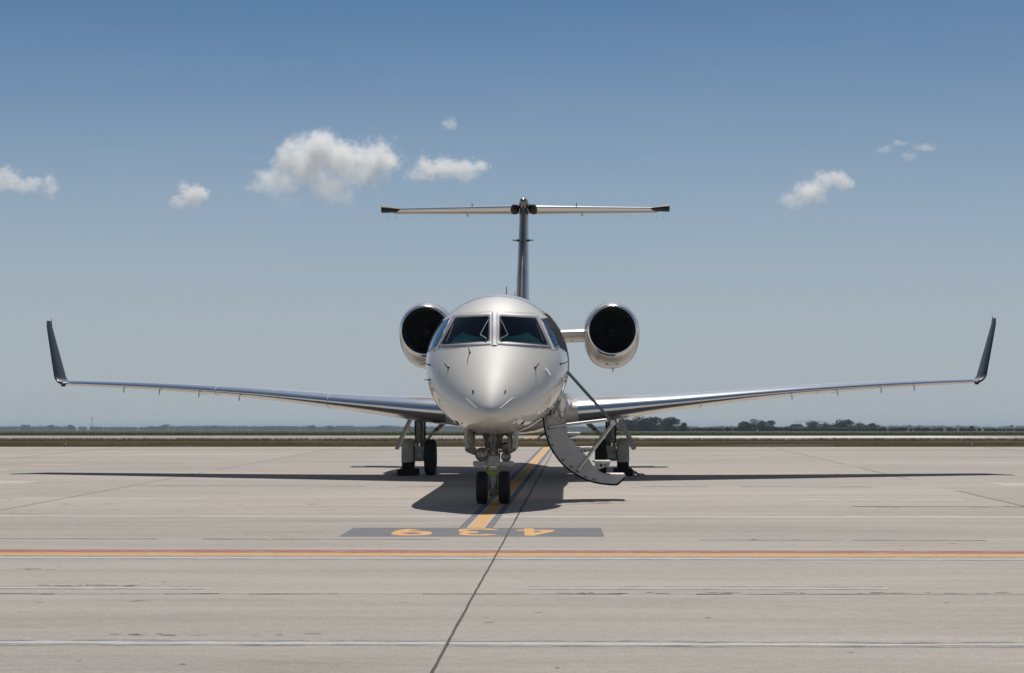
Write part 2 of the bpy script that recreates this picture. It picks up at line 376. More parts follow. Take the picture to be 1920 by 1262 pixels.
band('faded_white_line', 933, 935, 936, 938, M_FADE, x0=4.5, x1=7.2, rag=.2)
band('faded_orange_line', 964.6, 965.9, 967.6, 968.9, M_ORG2, x0=A_ground(1585, 968).x, x1=60, rag=.1)
band('faded_orange_line', 870.2, 871.6, 872, 873.4, M_ORG2, x0=A_ground(50, 871).x, x1=A_ground(152, 871).x, rag=.2)
band('faded_orange_line', 880.2, 882.6, 882, 884, M_ORG2, x0=A_ground(-200, 880).x, x1=A_ground(20, 881).x, rag=.3)
for q0, q1 in ((1280, 1310), (1350, 1410), (1445, 1510), (1560, 1600)):
    band('faded_orange_line', 887.6, 888.8, 889.2, 890.4, M_ORG2, x0=A_ground(q0, 888).x, x1=A_ground(q1, 888).x, rag=.2)
band('bright_patch', 902, 908, 905, 911, M_FADE, x0=A_ground(1860, 907).x, x1=13, rag=.1)
band('bright_patch', 902, 907, 904, 908, M_FADE, x0=-13, x1=A_ground(60, 905).x, rag=.1)

# guide line (grey border, yellow centre, fine white edges) and stand number
def strip(name, cx, w0, w1, y0, y1, m, z):
    v = []; f = []; n = 30
    for i in range(n + 1):
        y = y0 + (y1 - y0) * i / n; c = cx(y)
        v += [(c + w0, y, z), (c + w1, y, z)]
        if i: f.append((2 * i - 2, 2 * i - 1, 2 * i + 1, 2 * i))
    return v, f
gx = lambda y: -.445 + (y - 25.5) * .0362
g0, g1 = yline(990.0, 893), APRON_END - .4
gl = bpy.data.objects.new('guide_line', None); C.objects.link(gl); gl.matrix_world = TA
tag(gl, 'long yellow stand lead-in line with grey borders running under the jet', 'ground marking')
for nm, a, b, m, z in (('grey_border', -.21, .21, M_GRY, .0010), ('yellow_line', -.095, .095, M_YEL, .0014)):
    v, f = strip(nm, gx, a, b, g0, g1, m, z); link(nm, v, f, m, gl, smooth=False)
v1, f1 = strip('', gx, -.112, -.095, g0, g1, None, .0015); v2, f2 = strip('', gx, .095, .112, g0, g1, None, .0015)
MB().add(v1, f1).add(v2, f2).build('white_edging', M_WLN, gl, smooth=False)
bx = [A_ground(663, 989.6), A_ground(1127, 990), A_ground(1133, 1006.3), A_ground(635, 1006.2)]
pn = bpy.data.objects.new('stand_number', None); C.objects.link(pn); pn.matrix_world = TA
tag(pn, 'dark grey painted panel with orange number 439 upside down to the viewer', 'ground marking')
link('painted_panel', [(p.x, p.y, .0012) for p in bx], [(0, 1, 2, 3)], M_GRY, pn, smooth=False)
# digits as heavy strokes, outlined as ribbons (box 1 x 1, upright)
def ribbon(pts, wds):
    v = []; f = []; n = len(pts)
    for i, p in enumerate(pts):
        a = Vector(pts[max(i - 1, 0)]); b = Vector(pts[min(i + 1, n - 1)]); d = (b - a).normalized(); nn = Vector((-d.y, d.x)); p = Vector(p)
        w_ = wds[i] if isinstance(wds, list) else wds
        v += [p + nn * w_ / 2, p - nn * w_ / 2]
        if i: f.append((2 * i - 2, 2 * i - 1, 2 * i + 1, 2 * i))
    return v, f
def arc(cx, cy_, rx, ry, a0, a1, n=24): return [(cx + rx * math.cos(R(a0 + (a1 - a0) * i / n)), cy_ + ry * math.sin(R(a0 + (a1 - a0) * i / n))) for i in range(n + 1)]
GL = {'9': [(arc(.5, .69, .37, .22, 0, 360, 32), .19), (arc(.32, .62, .55, .53, 6, -72, 20), .19)],
      '3': [(arc(.42, .74, .40, .19, 160, -88), .155), (arc(.42, .28, .46, .22, 88, -160), .155)],
      '4': [([(.66, 0), (.66, 1)], .22), ([(.66, .93), (.12, .36)], .16), ([(.0, .29), (1.0, .29)], .16)]}
def digit(ch, px, wm, hm):
    c = A_ground(px, 997.6); mb = MB()
    k = 0
    for pts, wd in GL[ch]:
        # widths measured in metres across anisotropic digit box
        P = [(-(x - .5) * wm, -(y - .5) * hm) for x, y in pts]
        v = []; n = len(P)
        for i in range(n):
            a = Vector(P[max(i - 1, 0)]); b = Vector(P[min(i + 1, n - 1)])
            if ch == '9' and k == 0 and i in (0, n - 1): a = Vector(P[n - 2]); b = Vector(P[1])
            d = (b - a).normalized(); nn = Vector((-d.y, d.x)); p = Vector(P[i])
            s_ = wd * (abs(nn.x) * wm * 1.2 + abs(nn.y) * hm * .95)
            for sg in (1, -1):
                q = p + nn * sg * s_ / 2; v.append((c.x + q.x, c.y + q.y, .0017 + .0003 * k))
        mb.add(v, [(2 * i, 2 * i + 1, 2 * i + 3, 2 * i + 2) for i in range(n - 1)]); k += 1
    return mb.build('digit', M_YEL2, pn, smooth=False)
M_YEL2 = mat('number_orange', (.64, .31, .055), .7, vary=.12, vscale=10)
wear(M_YEL2, .28, 8, (.16, .15, .14))
digit('9', 774, .47, 1.30); digit('3', 891, .42, 1.30); digit('4', 1004, .45, 1.36)

# far taxi line crossing beyond the verge
sheet('taxi_line', [(.8, 128), (1.6, 128), (2.2, 168), (1.1, 168)], M_YEL, .010, False)

# grass tufts
def grass(name, n, x0, x1, y0, y1, h0, h1, m, label, seed, wd=.012, pw=1.0):
    rnd = random.Random(seed); v = []; f = []
    for i in range(n):
        x = rnd.uniform(x0, x1); y = y0 + (y1 - y0) * rnd.random() ** pw
        if noise.noise(Vector((x * .15, y * .15, seed))) < -.25: continue
        for k in range(rnd.randint(2, 4)):
            a = rnd.uniform(0, PI); h = rnd.uniform(h0, h1); dx = math.cos(a) * wd; dy = math.sin(a) * wd; lx = rnd.uniform(-.4, .4) * h; ly = rnd.uniform(-.4, .4) * h
            q = len(v); ox = rnd.uniform(-.1, .1); v += [(x + ox - dx, y - dy, 0), (x + ox + dx, y + dy, 0), (x + ox + lx, y + ly, h)]; f.append((q, q + 1, q + 2))
    o = link(name, v, f, m, smooth=False); tag(o, label, 'grass', kind='stuff'); return o
def blade(name, c):
    m = bpy.data.materials.new(name); m.use_nodes = True; t = m.node_tree; t.nodes.clear(); o = t.nodes.new('ShaderNodeOutputMaterial'); mx = t.nodes.new('ShaderNodeMixShader'); mx.inputs[0].default_value = .5
    d = t.nodes.new('ShaderNodeBsdfDiffuse'); tr = t.nodes.new('ShaderNodeBsdfTranslucent'); d.inputs[0].default_value = (*c, 1); tr.inputs[0].default_value = (*c, 1)
    t.links.new(d.outputs[0], mx.inputs[1]); t.links.new(tr.outputs[0], mx.inputs[2]); t.links.new(mx.outputs[0], o.inputs[0]); return m
M_BLADE = blade('grass_blade', (.18, .145, .075)); M_BLADE2 = blade('grass_blade_green', (.11, .125, .05))
grass('grass', 26000, -24, 24, 72.1, 95, .01, .05, M_BLADE, 'brown dry grass verge along the far edge of the apron', 3, .014, 1.3)
grass('tall_grass', 15000, -38, 38, 106, 119, .04, .20, M_BLADE, 'ragged tall grass standing along the near edge of the taxiway', 4, .015)
grass('field_grass', 22000, -90, 90, 212, 330, .05, .30, M_BLADE2, 'green field grass beyond the taxiway', 5, .05, 1.6)

# ------------------------------------------------------------------ trees
def leafmat(name, c):
    m = mat(name, c, .8, spec=.2, vary=.35, vscale=.4); return m
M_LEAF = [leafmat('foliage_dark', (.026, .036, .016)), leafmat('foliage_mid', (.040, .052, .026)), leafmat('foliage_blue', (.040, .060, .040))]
M_BARK = mat('bark', (.09, .07, .05), .9, vary=.3, vscale=4)
def tree(px, base_D, h, wd, kind, label, seed, group='trees beyond the airfield', cat='tree', name='tree'):
    rnd = random.Random(seed)
    x = (px - 960) / F * base_D
    t = bpy.data.objects.new(name, None); C.objects.link(t); t.location = (x, base_D, 0); tag(t, label, cat, group)
    mb = MB()
    th = h * .32
    mb.tube((0, 0, -.1), (0, 0, th), h * .035, h * .024, n=7)
    for k in range(4):
        a = k * PI / 2 + rnd.random(); mb.tube((0, 0, th * .85), (math.cos(a) * wd * .25, math.sin(a) * wd * .25, h * .62), h * .018, h * .006, n=5)
    mb.build('trunk', M_BARK, t)
    lobes = []
    for k in range(rnd.randint(10, 13)):
        a = rnd.uniform(0, 2 * PI); rr = rnd.uniform(0, .38) * wd; z = h * rnd.uniform(.12, .80); 
        s = rnd.uniform(.16, .27) * wd * (1.1 - .5 * z / h)
        lobes.append((Vector((math.cos(a) * rr, math.sin(a) * rr, z)), s, min(rnd.uniform(.75, 1.1) * s, h * .22)))
    for k in range(5):
        a = k * 1.257 + rnd.random(); lobes.append((Vector((math.cos(a) * wd * .24, math.sin(a) * wd * .24, h * .22)), wd * .28, h * .30))
    v = []; f = []
    n = 2800
    for i in range(n):
        c, s, sz = rnd.choice(lobes)
        d = Vector((rnd.gauss(0, 1), rnd.gauss(0, 1), rnd.gauss(0, 1))).normalized() * rnd.random() ** .35
        p = c + Vector((d.x * s, d.y * s, d.z * sz)); p.z = max(p.z, .1)
        ls = h * rnd.uniform(.025, .06)
        u = Vector((rnd.gauss(0, 1), rnd.gauss(0, 1), rnd.gauss(0, 1))).normalized(); w2 = u.orthogonal().normalized()
        q = len(v); v += [p + u * ls, p + w2 * ls * .8, p - u * ls, p - w2 * ls * .8]; f.append((q, q + 1, q + 2, q + 3))
    link('crown', v, f, M_LEAF[kind], t, smooth=False)
    return t
SP = 3870 / 900.0
near_trees = [  # px, top py, width px, D, label
 (1172, 786, 34, 900, 'dark tree half hidden behind the right main landing gear'),
 (1204, 780, 46, 905, 'tallest dark rounded tree in the thicket right of the landing gear'),
 (1230, 783, 44, 915, 'dark broad tree second in the thicket right of the landing gear'),
 (1256, 784, 40, 900, 'dark tree at the right shoulder of the big thicket'),
 (1281, 793, 22, 890, 'small round bush at the right end of the big thicket'),
 (1403, 787, 34, 950, 'dark rounded tree left of a pair standing alone in the field'),
 (1436, 788, 30, 960, 'dark rounded tree right of a pair standing alone in the field'),
 (1486, 796, 26, 1100, 'small pale bush right of the lone pair of trees'),
 (1508, 795, 30, 1050, 'low dark tree at the left end of the right-hand hedge'),
 (1532, 790, 34, 1050, 'dark tree rising in the left part of the right-hand hedge'),
 (1562, 794, 36, 1060, 'low wide tree in the middle of the right-hand hedge'),
 (1588, 788, 32, 1050, 'tallest dark tree of the right-hand hedge'),
 (1614, 792, 34, 1060, 'dark tree right of the tallest one in the right-hand hedge'),
 (1634, 794, 26, 1070, 'small tree at the right end of the right-hand hedge')]
for i, (px, top, wpx, D, lab) in enumerate(near_trees):
    h = (806 + 2287 / D - top) * D / F; tree(px, D, h * 1.12, wpx * D / F * 1.45, 0 if i % 3 else 1, lab, 100 + i)
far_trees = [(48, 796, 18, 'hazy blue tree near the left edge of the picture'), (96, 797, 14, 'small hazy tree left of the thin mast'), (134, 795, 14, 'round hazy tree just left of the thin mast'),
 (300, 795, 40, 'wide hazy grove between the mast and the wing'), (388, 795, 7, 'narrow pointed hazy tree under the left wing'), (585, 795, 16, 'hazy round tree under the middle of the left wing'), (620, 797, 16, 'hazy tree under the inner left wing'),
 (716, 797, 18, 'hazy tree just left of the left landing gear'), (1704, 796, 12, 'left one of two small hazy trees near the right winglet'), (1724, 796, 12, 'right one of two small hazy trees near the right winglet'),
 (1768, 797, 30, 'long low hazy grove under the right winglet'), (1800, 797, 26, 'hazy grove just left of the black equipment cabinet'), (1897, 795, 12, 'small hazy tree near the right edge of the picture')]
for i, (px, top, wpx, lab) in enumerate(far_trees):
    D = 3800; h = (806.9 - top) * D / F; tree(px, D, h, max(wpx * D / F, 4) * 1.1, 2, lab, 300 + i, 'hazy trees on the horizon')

def woods(name, y, x0, x1, h0, h1, n, m, label, seed, gate=None):
    rnd = random.Random(seed); bm = bmesh.new(); bmesh.ops.create_icosphere(bm, subdivisions=2, radius=1)
    bv = [v.co.copy() for v in bm.verts]; bf = [tuple(v.index for v in q.verts) for q in bm.faces]; bm.free()
    mb = MB(); V = []; Fc = []
    for i in range(n):
        x = rnd.uniform(x0, x1); g = .5 + .5 * noise.noise(Vector((x * .004, seed, 0))) + .35 * noise.noise(Vector((x * .02, seed, 3)))
        h = h0 + (h1 - h0) * max(0, min(1, g)) * rnd.uniform(.7, 1.1)
        if gate and not gate(x): continue
        r = rnd.uniform(.35, .7) * h; q = len(V); yy = y + rnd.uniform(-60, 60); s = rnd.random() * 50
        for c in bv:
            k = 1 + .5 * noise.noise(c * 1.8 + Vector((s, s, s)))
            V.append((x + c.x * r * 1.2 * k, yy + c.y * r * k, h * .5 + c.z * h * .5 * k))
        Fc += [tuple(a + q for a in t) for t in bf]
    o = link(name, V, Fc, m, smooth=False); tag(o, label, 'woods', kind='stuff'); return o
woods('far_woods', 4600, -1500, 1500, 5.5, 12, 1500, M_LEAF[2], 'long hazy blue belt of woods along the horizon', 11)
woods('field_scrub', 1000, 60, 330, .8, 2.2, 420, M_LEAF[0], 'low dark scrub at the far side of the field on the right', 12)
woods('back_woods', -900, -900, 900, 9, 18, 500, M_LEAF[0], 'row of woods behind the photographer', 13)

# small far things
def far_thing(px, D): return ((px - 960) / F * D, D)
M_STEEL = mat('mast_steel', (.22, .23, .25), .6)
x, y = far_thing(173, 2400)
t = bpy.data.objects.new('radio_mast', None); C.objects.link(t); t.location = (x, y, 0); tag(t, 'thin grey mast rising above the far woods on the left', 'mast')
MB().tube((0, 0, 0), (0, 0, 13.5), .45, .3, n=6).build('mast_pole', M_STEEL, t); MB().box((0, 0, 14.2), (.9, .9, 1.6), bevel=.1).build('antenna_head', M_STEEL, t)
x, y = far_thing(1821, 1000)
t = bpy.data.objects.new('equipment_cabinet', None); C.objects.link(t); t.location = (x, y, 0); tag(t, 'small black cabinet on a post in the far field at right', 'cabinet')
MB().box((0, 0, 1.75), (2.0, 1, 1.5), bevel=.08).build('housing', M_BLACK, t); MB().tube((-.4, 0, 0), (-.4, 0, 1.1), .1).build('post', M_BLACK, t); MB().tube((.4, 0, 0), (.4, 0, 1.1), .1).build('post', M_BLACK, t)
for i, (px, jb, lab) in enumerate(((1500, 1, 'tower crane left of two, faint behind the right-hand hedge'), (1538, -1, 'tower crane right of two, faint behind the right-hand hedge'))):
    x, y = far_thing(px, 2900); t = bpy.data.objects.new('tower_crane', None); C.objects.link(t); t.location = (x, y, 0); tag(t, lab, 'crane', 'tower cranes on the horizon')
    MB().tube((0, 0, 0), (0, 0, 13.0), .38, .34, n=4).build('crane_mast', M_STEEL, t)
    MB().tube((-7 * jb, 0, 12.2), (22 * jb, 0, 12.6), .26, .2, n=4).build('jib', M_STEEL, t); MB().box((-6 * jb, 0, 11.6), (2, .8, 1)).build('counterweight', M_STEEL, t)
for px, py, D, lab in ((461, 809, 460, 'tiny white marker post in the field under the left wing'), (1420, 808, 520, 'tiny white marker post in the field below the pair of trees'), (124, 835.4, 76, 'tiny white edge light at the apron edge on the left'), (1821, 835, 76, 'tiny white edge light at the apron edge on the right')):
    x, y = far_thing(px, D); hh = .45 if D > 200 else .07
    t = bpy.data.objects.new('marker_post', None); C.objects.link(t); t.location = (x, y, 0); tag(t, lab, 'marker', 'small markers in the grass')
    MB().tube((0, 0, 0), (0, 0, hh), hh * .3, hh * .3, n=8).build('post', M_WHITE, t); MB().lathe([(0, hh * .42), (hh * .2, hh * .38), (hh * .35, hh * .15), (hh * .38, 0)], (0, 0, hh), (0, 0, 1), n=10).build('cap', M_WHITE, t)

# ------------------------------------------------------------------ clouds (volumes, far outside the haze)
def cloud(name, lobes, D, dens, ns, seed, depth=1.0, amp=.55, thr=.30):
    # lobes in photo pixels (px, py, rx, ry) turned into metres at distance D
    k = D / F
    Z = lambda py: (806 - py) * k + .6
    L = [((px - 960) * k, Z(py), rx * k, ry * k) for px, py, rx, ry in lobes]
    x0 = min(l[0] - l[2] * 1.45 for l in L); x1 = max(l[0] + l[2] * 1.45 for l in L); z0 = min(l[1] - l[3] * 1.45 for l in L); z1 = max(l[1] + l[3] * 1.45 for l in L)
    dy = max(min(l[2], l[3]) for l in L) * 1.5 * depth * 1.4
    m = bpy.data.materials.new(name + '_volume'); m.use_nodes = True; t = m.node_tree; t.nodes.clear(); lk = t.links.new
    out = t.nodes.new('ShaderNodeOutputMaterial'); vol = t.nodes.new('ShaderNodeVolumeScatter'); vol.inputs['Color'].default_value = (1, 1, 1, 1); vol.inputs['Anisotropy'].default_value = .45
    tc = t.nodes.new('ShaderNodeTexCoord')
    def noise_n(scale, det):
        mp = t.nodes.new('ShaderNodeMapping'); mp.inputs['Location'].default_value = (seed * 17.3, seed * 5.1, seed * 9.7); mp.inputs['Scale'].default_value = (scale / ns,) * 3; lk(tc.outputs['Object'], mp.inputs[0])
        n = t.nodes.new('ShaderNodeTexNoise'); n.inputs['Scale'].default_value = 1; n.inputs['Detail'].default_value = det; n.inputs['Roughness'].default_value = .68; lk(mp.outputs[0], n.inputs['Vector']); return n
    def mth(op, a, b=None, c=None):
        q = t.nodes.new('ShaderNodeMath'); q.operation = op
        for i, s in enumerate((a, b, c)):
            if s is None: continue
            if isinstance(s, (int, float)): q.inputs[i].default_value = s
            else: lk(s, q.inputs[i])
        return q.outputs[0]
    best = None
    for lx, lz, rx, rz in L:
        s = t.nodes.new('ShaderNodeVectorMath'); s.operation = 'MULTIPLY_ADD'
        lk(tc.outputs['Object'], s.inputs[0]); ry = min(rx, rz) * 1.5 * depth
        s.inputs[1].default_value = (1 / rx, 1 / ry, 1 / rz); s.inputs[2].default_value = (-lx / rx, 0, -lz / rz)
        ln = t.nodes.new('ShaderNodeVectorMath'); ln.operation = 'LENGTH'; lk(s.outputs[0], ln.inputs[0])
        v = mth('SUBTRACT', 1.0, ln.outputs['Value'])
        best = v if best is None else mth('SMOOTH_MAX', best, v, .25)
    n1 = noise_n(1.0, 6)
    n2 = noise_n(4.2, 8)
    d = mth('ADD', best, mth('MULTIPLY', mth('SUBTRACT', n1.outputs['Fac'], .5), amp * 6.2))
    d = mth('ADD', d, mth('MULTIPLY', mth('SUBTRACT', n2.outputs['Fac'], .5), amp * 4.4))
    d = mth('SUBTRACT', d, thr)
    # the base thins out into the air below
    sx_ = t.nodes.new('ShaderNodeSeparateXYZ'); lk(tc.outputs['Object'], sx_.inputs[0])
    bs = t.nodes.new('ShaderNodeMapRange'); bs.interpolation_type = 'SMOOTHSTEP'; bs.inputs['From Min'].default_value = z0 + (z1 - z0) * .10; bs.inputs['From Max'].default_value = z0 + (z1 - z0) * .62; bs.inputs['To Min'].default_value = .10; bs.inputs['To Max'].default_value = 1
    lk(sx_.outputs['Z'], bs.inputs['Value'])
    mr = t.nodes.new('ShaderNodeMapRange'); mr.inputs['From Min'].default_value = 0; mr.inputs['From Max'].default_value = .55; mr.inputs['To Min'].default_value = 0; mr.inputs['To Max'].default_value = dens; mr.clamp = True
    lk(d, mr.inputs['Value']); lk(mth('MULTIPLY', mr.outputs[0], bs.outputs[0]), vol.inputs['Density']); lk(vol.outputs[0], out.inputs['Volume'])
    mb = MB().box(((x0 + x1) / 2, 0, (z0 + z1) / 2), (x1 - x0, dy * 2, z1 - z0))
    o = mb.build(name, m, smooth=False); o.location = (0, D, 0)
    return o
CL = 4000
cl = []
cl.append((cloud('cloud', [(598, 275, 38, 40), (565, 305, 50, 45), (520, 345, 62, 30), (610, 355, 62, 36), (655, 300, 60, 42), (705, 290, 44, 42), (680, 325, 50, 34), (735, 298, 20, 18), (475, 352, 36, 16), (560, 372, 60, 22), (630, 378, 40, 14)], CL, .036, 80, 1, thr=.12), 'largest white heaped cloud left of the tail'))
cl.append((cloud('cloud', [(785, 331, 30, 16), (820, 318, 46, 30), (862, 315, 44, 26), (902, 312, 26, 15)], CL, .04, 45, 2, thr=.12), 'flat white cloud above the left tailplane'))
cl.append((cloud('cloud', [(335, 378, 26, 18), (355, 366, 28, 24), (368, 360, 18, 18)], CL, .05, 30, 3, thr=.12), 'small white puff at left above the wing'))
cl.append((cloud('cloud', [(8, 338, 40, 24), (52, 346, 45, 18), (88, 352, 20, 28)], CL, .04, 34, 4, thr=.14), 'white cloud cut by the left edge of the picture'))
cl.append((cloud('cloud', [(842, 231, 16, 13)], CL, .035, 18, 5, thr=.12), 'tiny faint puff high above the largest cloud'))
cl.append((cloud('cloud', [(1495, 376, 36, 22), (1525, 360, 34, 28), (1562, 334, 32, 20), (1585, 342, 22, 16)], CL, .04, 30, 6, thr=.12), 'slanting white cloud on the right above the wing'))
cl.append((cloud('cloud', [(1662, 280, 16, 9), (1692, 267, 14, 8)], CL, .03, 16, 7, thr=.12), 'faint wisp left of the topmost pair on the right'))
cl.append((cloud('cloud', [(1708, 293, 16, 11), (1738, 273, 22, 9)], CL, .03, 16, 8, thr=.12), 'faint wisp right of the topmost pair on the right'))
for o, lab in cl: tag(o, lab, 'cloud', 'clouds in the blue sky'); o['kind'] = 'stuff'

# ================================================================== THE JET
# local frame: x to the picture's right (the jet's left side), y aft from the nose tip, z up from the apron
M_ROOT_A = Matrix.Translation((-.32, 29.5, 0)) @ Matrix.Rotation(R(-1.57), 4, 'Z') @ Matrix.Rotation(R(-.11), 4, 'Y')
jet = bpy.data.objects.new('private_jet', None); C.objects.link(jet); jet.matrix_world = TA @ M_ROOT_A
tag(jet, 'pearl white twin-engine private jet parked nose-on with its air stair lowered', 'private jet')
INV = M_ROOT_A.inverted()
camL = INV @ Vector((0, 0, CAMH))
def rayL(px, py):
    d = (INV.to_3x3() @ (M_CAM_A.to_3x3() @ Vector((px - 960, 631 - py, -F)))).normalized(); return camL, d
def P(px, py, y):                            # point of the jet at station y seen at this photo pixel
    o, d = rayL(px, py); t = (y - o.y) / d.y; return o + d * t
def toL(v): return INV @ Vector(v)

T = [ # y, w, ztop, zbot, zwide
 (0, 0, 1.385, 1.385, 1.385), (.03, .085, 1.455, 1.315, 1.385), (.12, .175, 1.545, 1.25, 1.40), (.35, .325, 1.715, 1.18, 1.44), (.8, .555, 1.985, 1.125, 1.53),
 (1.2, .735, 2.215, 1.09, 1.64), (1.6, .885, 2.455, 1.065, 1.78), (2.0, .985, 2.74, 1.05, 1.92), (2.4, 1.06, 2.975, 1.04, 2.03), (2.8, 1.10, 3.12, 1.035, 2.10),
 (3.3, 1.13, 3.235, 1.03, 2.15), (4.0, 1.14, 3.305, 1.03, 2.17), (5.0, 1.14, 3.31, 1.03, 2.17), (18.0, 1.14, 3.31, 1.03, 2.17), (20, 1.06, 3.30, 1.22, 2.25), (22, .82, 3.25, 1.68, 2.45), (24, .48, 3.10, 2.25, 2.65), (25.3, .2, 2.92, 2.6, 2.76), (25.7, .02, 2.80, 2.74, 2.77)]
sq = [math.sqrt(t[0]) for t in T]
fw, ftp, fbt, fzw = (pchip(sq, [t[k] for t in T]) for k in (1, 2, 3, 4))
def sect(y): s = math.sqrt(max(y, 0)); return fw(s), ftp(s), fbt(s), fzw(s)
def sp(y, th, off=0.0):
    W, zt_, zb, zw = sect(y); c = math.cos(th); s = math.sin(th)
    n = 1.0
    return Vector((W * c, y, zw + (zt_ - zw) * s if s > 0 else zw + (zw - zb) * s))
def nrm(y, th):
    e = 1e-3; a = sp(y + e, th) - sp(max(y - e, 0), th); b = sp(y, th + e) - sp(y, th - e); n = b.cross(a).normalized()
    c = sp(y, th) - Vector((0, y + .3, sect(y)[3]))
    return n if n.dot(c) > 0 else -n
def syz(y, z, side, off=0.0):                # side surface point at station y, height z
    W, zt_, zb, zw = sect(y)
    s = (z - zw) / (zt_ - zw) if z > zw else (z - zw) / (zw - zb)
    s = max(-1, min(1, s)); th = math.asin(s); th = th if side > 0 else PI - th
    return sp(y, th) + nrm(y, th) * off
stations = [1.3 * (i / 60) ** 2 for i in range(61)] + [1.3 + .0165 * i for i in range(1, 182)]
y0 = stations[-1]; stations += [y0 + (18 - y0) * i / 30 for i in range(1, 31)] + [18 + 7.7 * i / 40 for i in range(1, 41)]
NT = 420
fv = []; 
for y in stations:
    for i in range(NT): fv.append(sp(y, 2 * PI * i / NT))
ffaces = []
for k in range(len(stations) - 1):
    for i in range(NT):
        ffaces.append((k * NT + i, (k + 1) * NT + i, (k + 1) * NT + (i + 1) % NT, k * NT + (i + 1) % NT))
bvh = BVHTree.FromPolygons(fv, ffaces)
def hit(px, py, off=0.0):
    o, d = rayL(px, py); loc, n, i, dist = bvh.ray_cast(o, d)
    if loc is None:
        t_ = (Vector((0, 2.6, 2.0)) - o).dot(d); loc, n, i, dist = bvh.find_nearest(o + d * t_)
    if n.dot(d) > 0: n = -n
    return loc + n * off
def inpoly(p, poly):
    x, y = p; c = False; n = len(poly)
    for i in range(n):
        x1, y1 = poly[i]; x2, y2 = poly[(i + 1) % n]
        if (y1 > y) != (y2 > y) and x < (x2 - x1) * (y - y1) / (y2 - y1) + x1: c = not c
    return c
def rounded(poly, r, seg=6):
    out = []; n = len(poly)
    for i in range(n):
        p = Vector(poly[i]); a = Vector(poly[i - 1]) - p; b = Vector(poly[(i + 1) % n]) - p
        rr = min(r, a.length * .45, b.length * .45); pa = p + a.normalized() * rr; pb = p + b.normalized() * rr
        for k in range(seg + 1):
            t = k / seg; q = pa * (1 - t) ** 2 + p * 2 * t * (1 - t) + pb * t * t; out.append((q.x, q.y))
    return out
def dens(poly, n=120):
    P_ = [Vector(p) for p in poly] + [Vector(poly[0])]; L = [0]
    for a, b in zip(P_[:-1], P_[1:]): L.append(L[-1] + (b - a).length)
    out = []; k = 0
    for i in range(n):
        s = L[-1] * i / n
        while L[k + 1] < s: k += 1
        t = (s - L[k]) / max(L[k + 1] - L[k], 1e-9); q = P_[k].lerp(P_[k + 1], t); out.append(q)
    return out
def paired(a, b, per=8):
    A = []; B = []; n = len(a)
    for i in range(n):
        for k in range(per):
            t = k / per; A.append(Vector(a[i]).lerp(Vector(a[(i + 1) % n]), t)); B.append(Vector(b[i]).lerp(Vector(b[(i + 1) % n]), t))
    return A, B
def outward(o):
    me = o.data; s_ = 0
    for p in me.polygons: s_ += p.area * p.normal.dot(p.center - Vector((0, p.center.y + .25, 2.1)))
    if s_ < 0: me.flip_normals()
    return o
def ring_mesh(outer, inner, fn, name, m, parent, nsub=3, h0=.006, hmid=.012):
    A, B = paired(outer, inner); n = len(A); v = []; f = []
    # align start by nearest
    for k in range(nsub + 1):
        t = k / nsub; off = h0 + (hmid - h0) * math.sin(PI * t)
        for a, b in zip(A, B): v.append(fn(a.lerp(b, t), off))
    for k in range(nsub):
        for i in range(n): f.append((k * n + i, k * n + (i + 1) % n, (k + 1) * n + (i + 1) % n, (k + 1) * n + i))
    return outward(link(name, v, f, m, parent))
def fill_mesh(poly, fn, off, name, m, parent, rings=8):
    n = 96; A = dens(poly, n); c = sum(A, Vector((0, 0))) / n; v = [fn(c, off)]; f = []
    for k in range(1, rings + 1):
        for a in A: v.append(fn(c.lerp(a, k / rings), off))
    for i in range(n): f.append((0, 1 + (i + 1) % n, 1 + i))
    for k in range(rings - 1):
        for i in range(n): f.append((1 + k * n + i, 1 + k * n + (i + 1) % n, 1 + (k + 1) * n + (i + 1) % n, 1 + (k + 1) * n + i))
    return outward(link(name, v, f, m, parent))
hp = lambda p, off: hit(p.x, p.y, off)

WL_out = [(849, 591.2), (921.5, 586.5), (921.5, 646.8), (820.5, 652.3)]
WR_out = [(932.5, 586.5), (1008.5, 591.8), (1034.5, 653), (932.5, 646.5)]
WL_in = [(853.5, 595.6), (918.2, 591.4), (917.6, 641.2), (826.8, 646.8)]
WR_in = [(936.4, 591.2), (1006, 596.2), (1028, 648), (935.6, 641)]
SA = {  # side windows as (station, height) outlines
 'a': [(2.19, 2.36), (2.84, 2.83), (2.97, 2.83), (2.82, 2.34)], 'b': [(2.88, 2.34), (3.02, 2.84), (3.09, 2.84), (3.09, 2.34)]}
edge = [hit(px_, py_) for px_, py_ in ((818.5, 649), (824, 638), (830, 627), (836.5, 613), (845.5, 597))]
SA = {'a': [(q.y, q.z) for q in edge] + [(2.98, 2.82), (2.64, 2.345)], 'b': [(2.69, 2.345), (3.03, 2.82), (3.09, 2.82), (3.09, 2.345)]}
SAL = SA
rear = [hit(px_, py_) for px_, py_ in ((1018, 599), (1030, 614), (1040, 632), (1048, 650))]
fronts = [hit(px_, py_) for px_, py_ in ((1039.5, 650), (1034, 638), (1028, 626), (1021.5, 612), (1013.5, 598))]
SA = {'a': [(q.y, q.z) for q in fronts] + [(q.y, q.z) for q in rear], 'b': [(q.y + .03, q.z) for q in rear[::-1]] + [(3.05, 2.86), (3.09, 2.86), (3.09, 2.345)]}
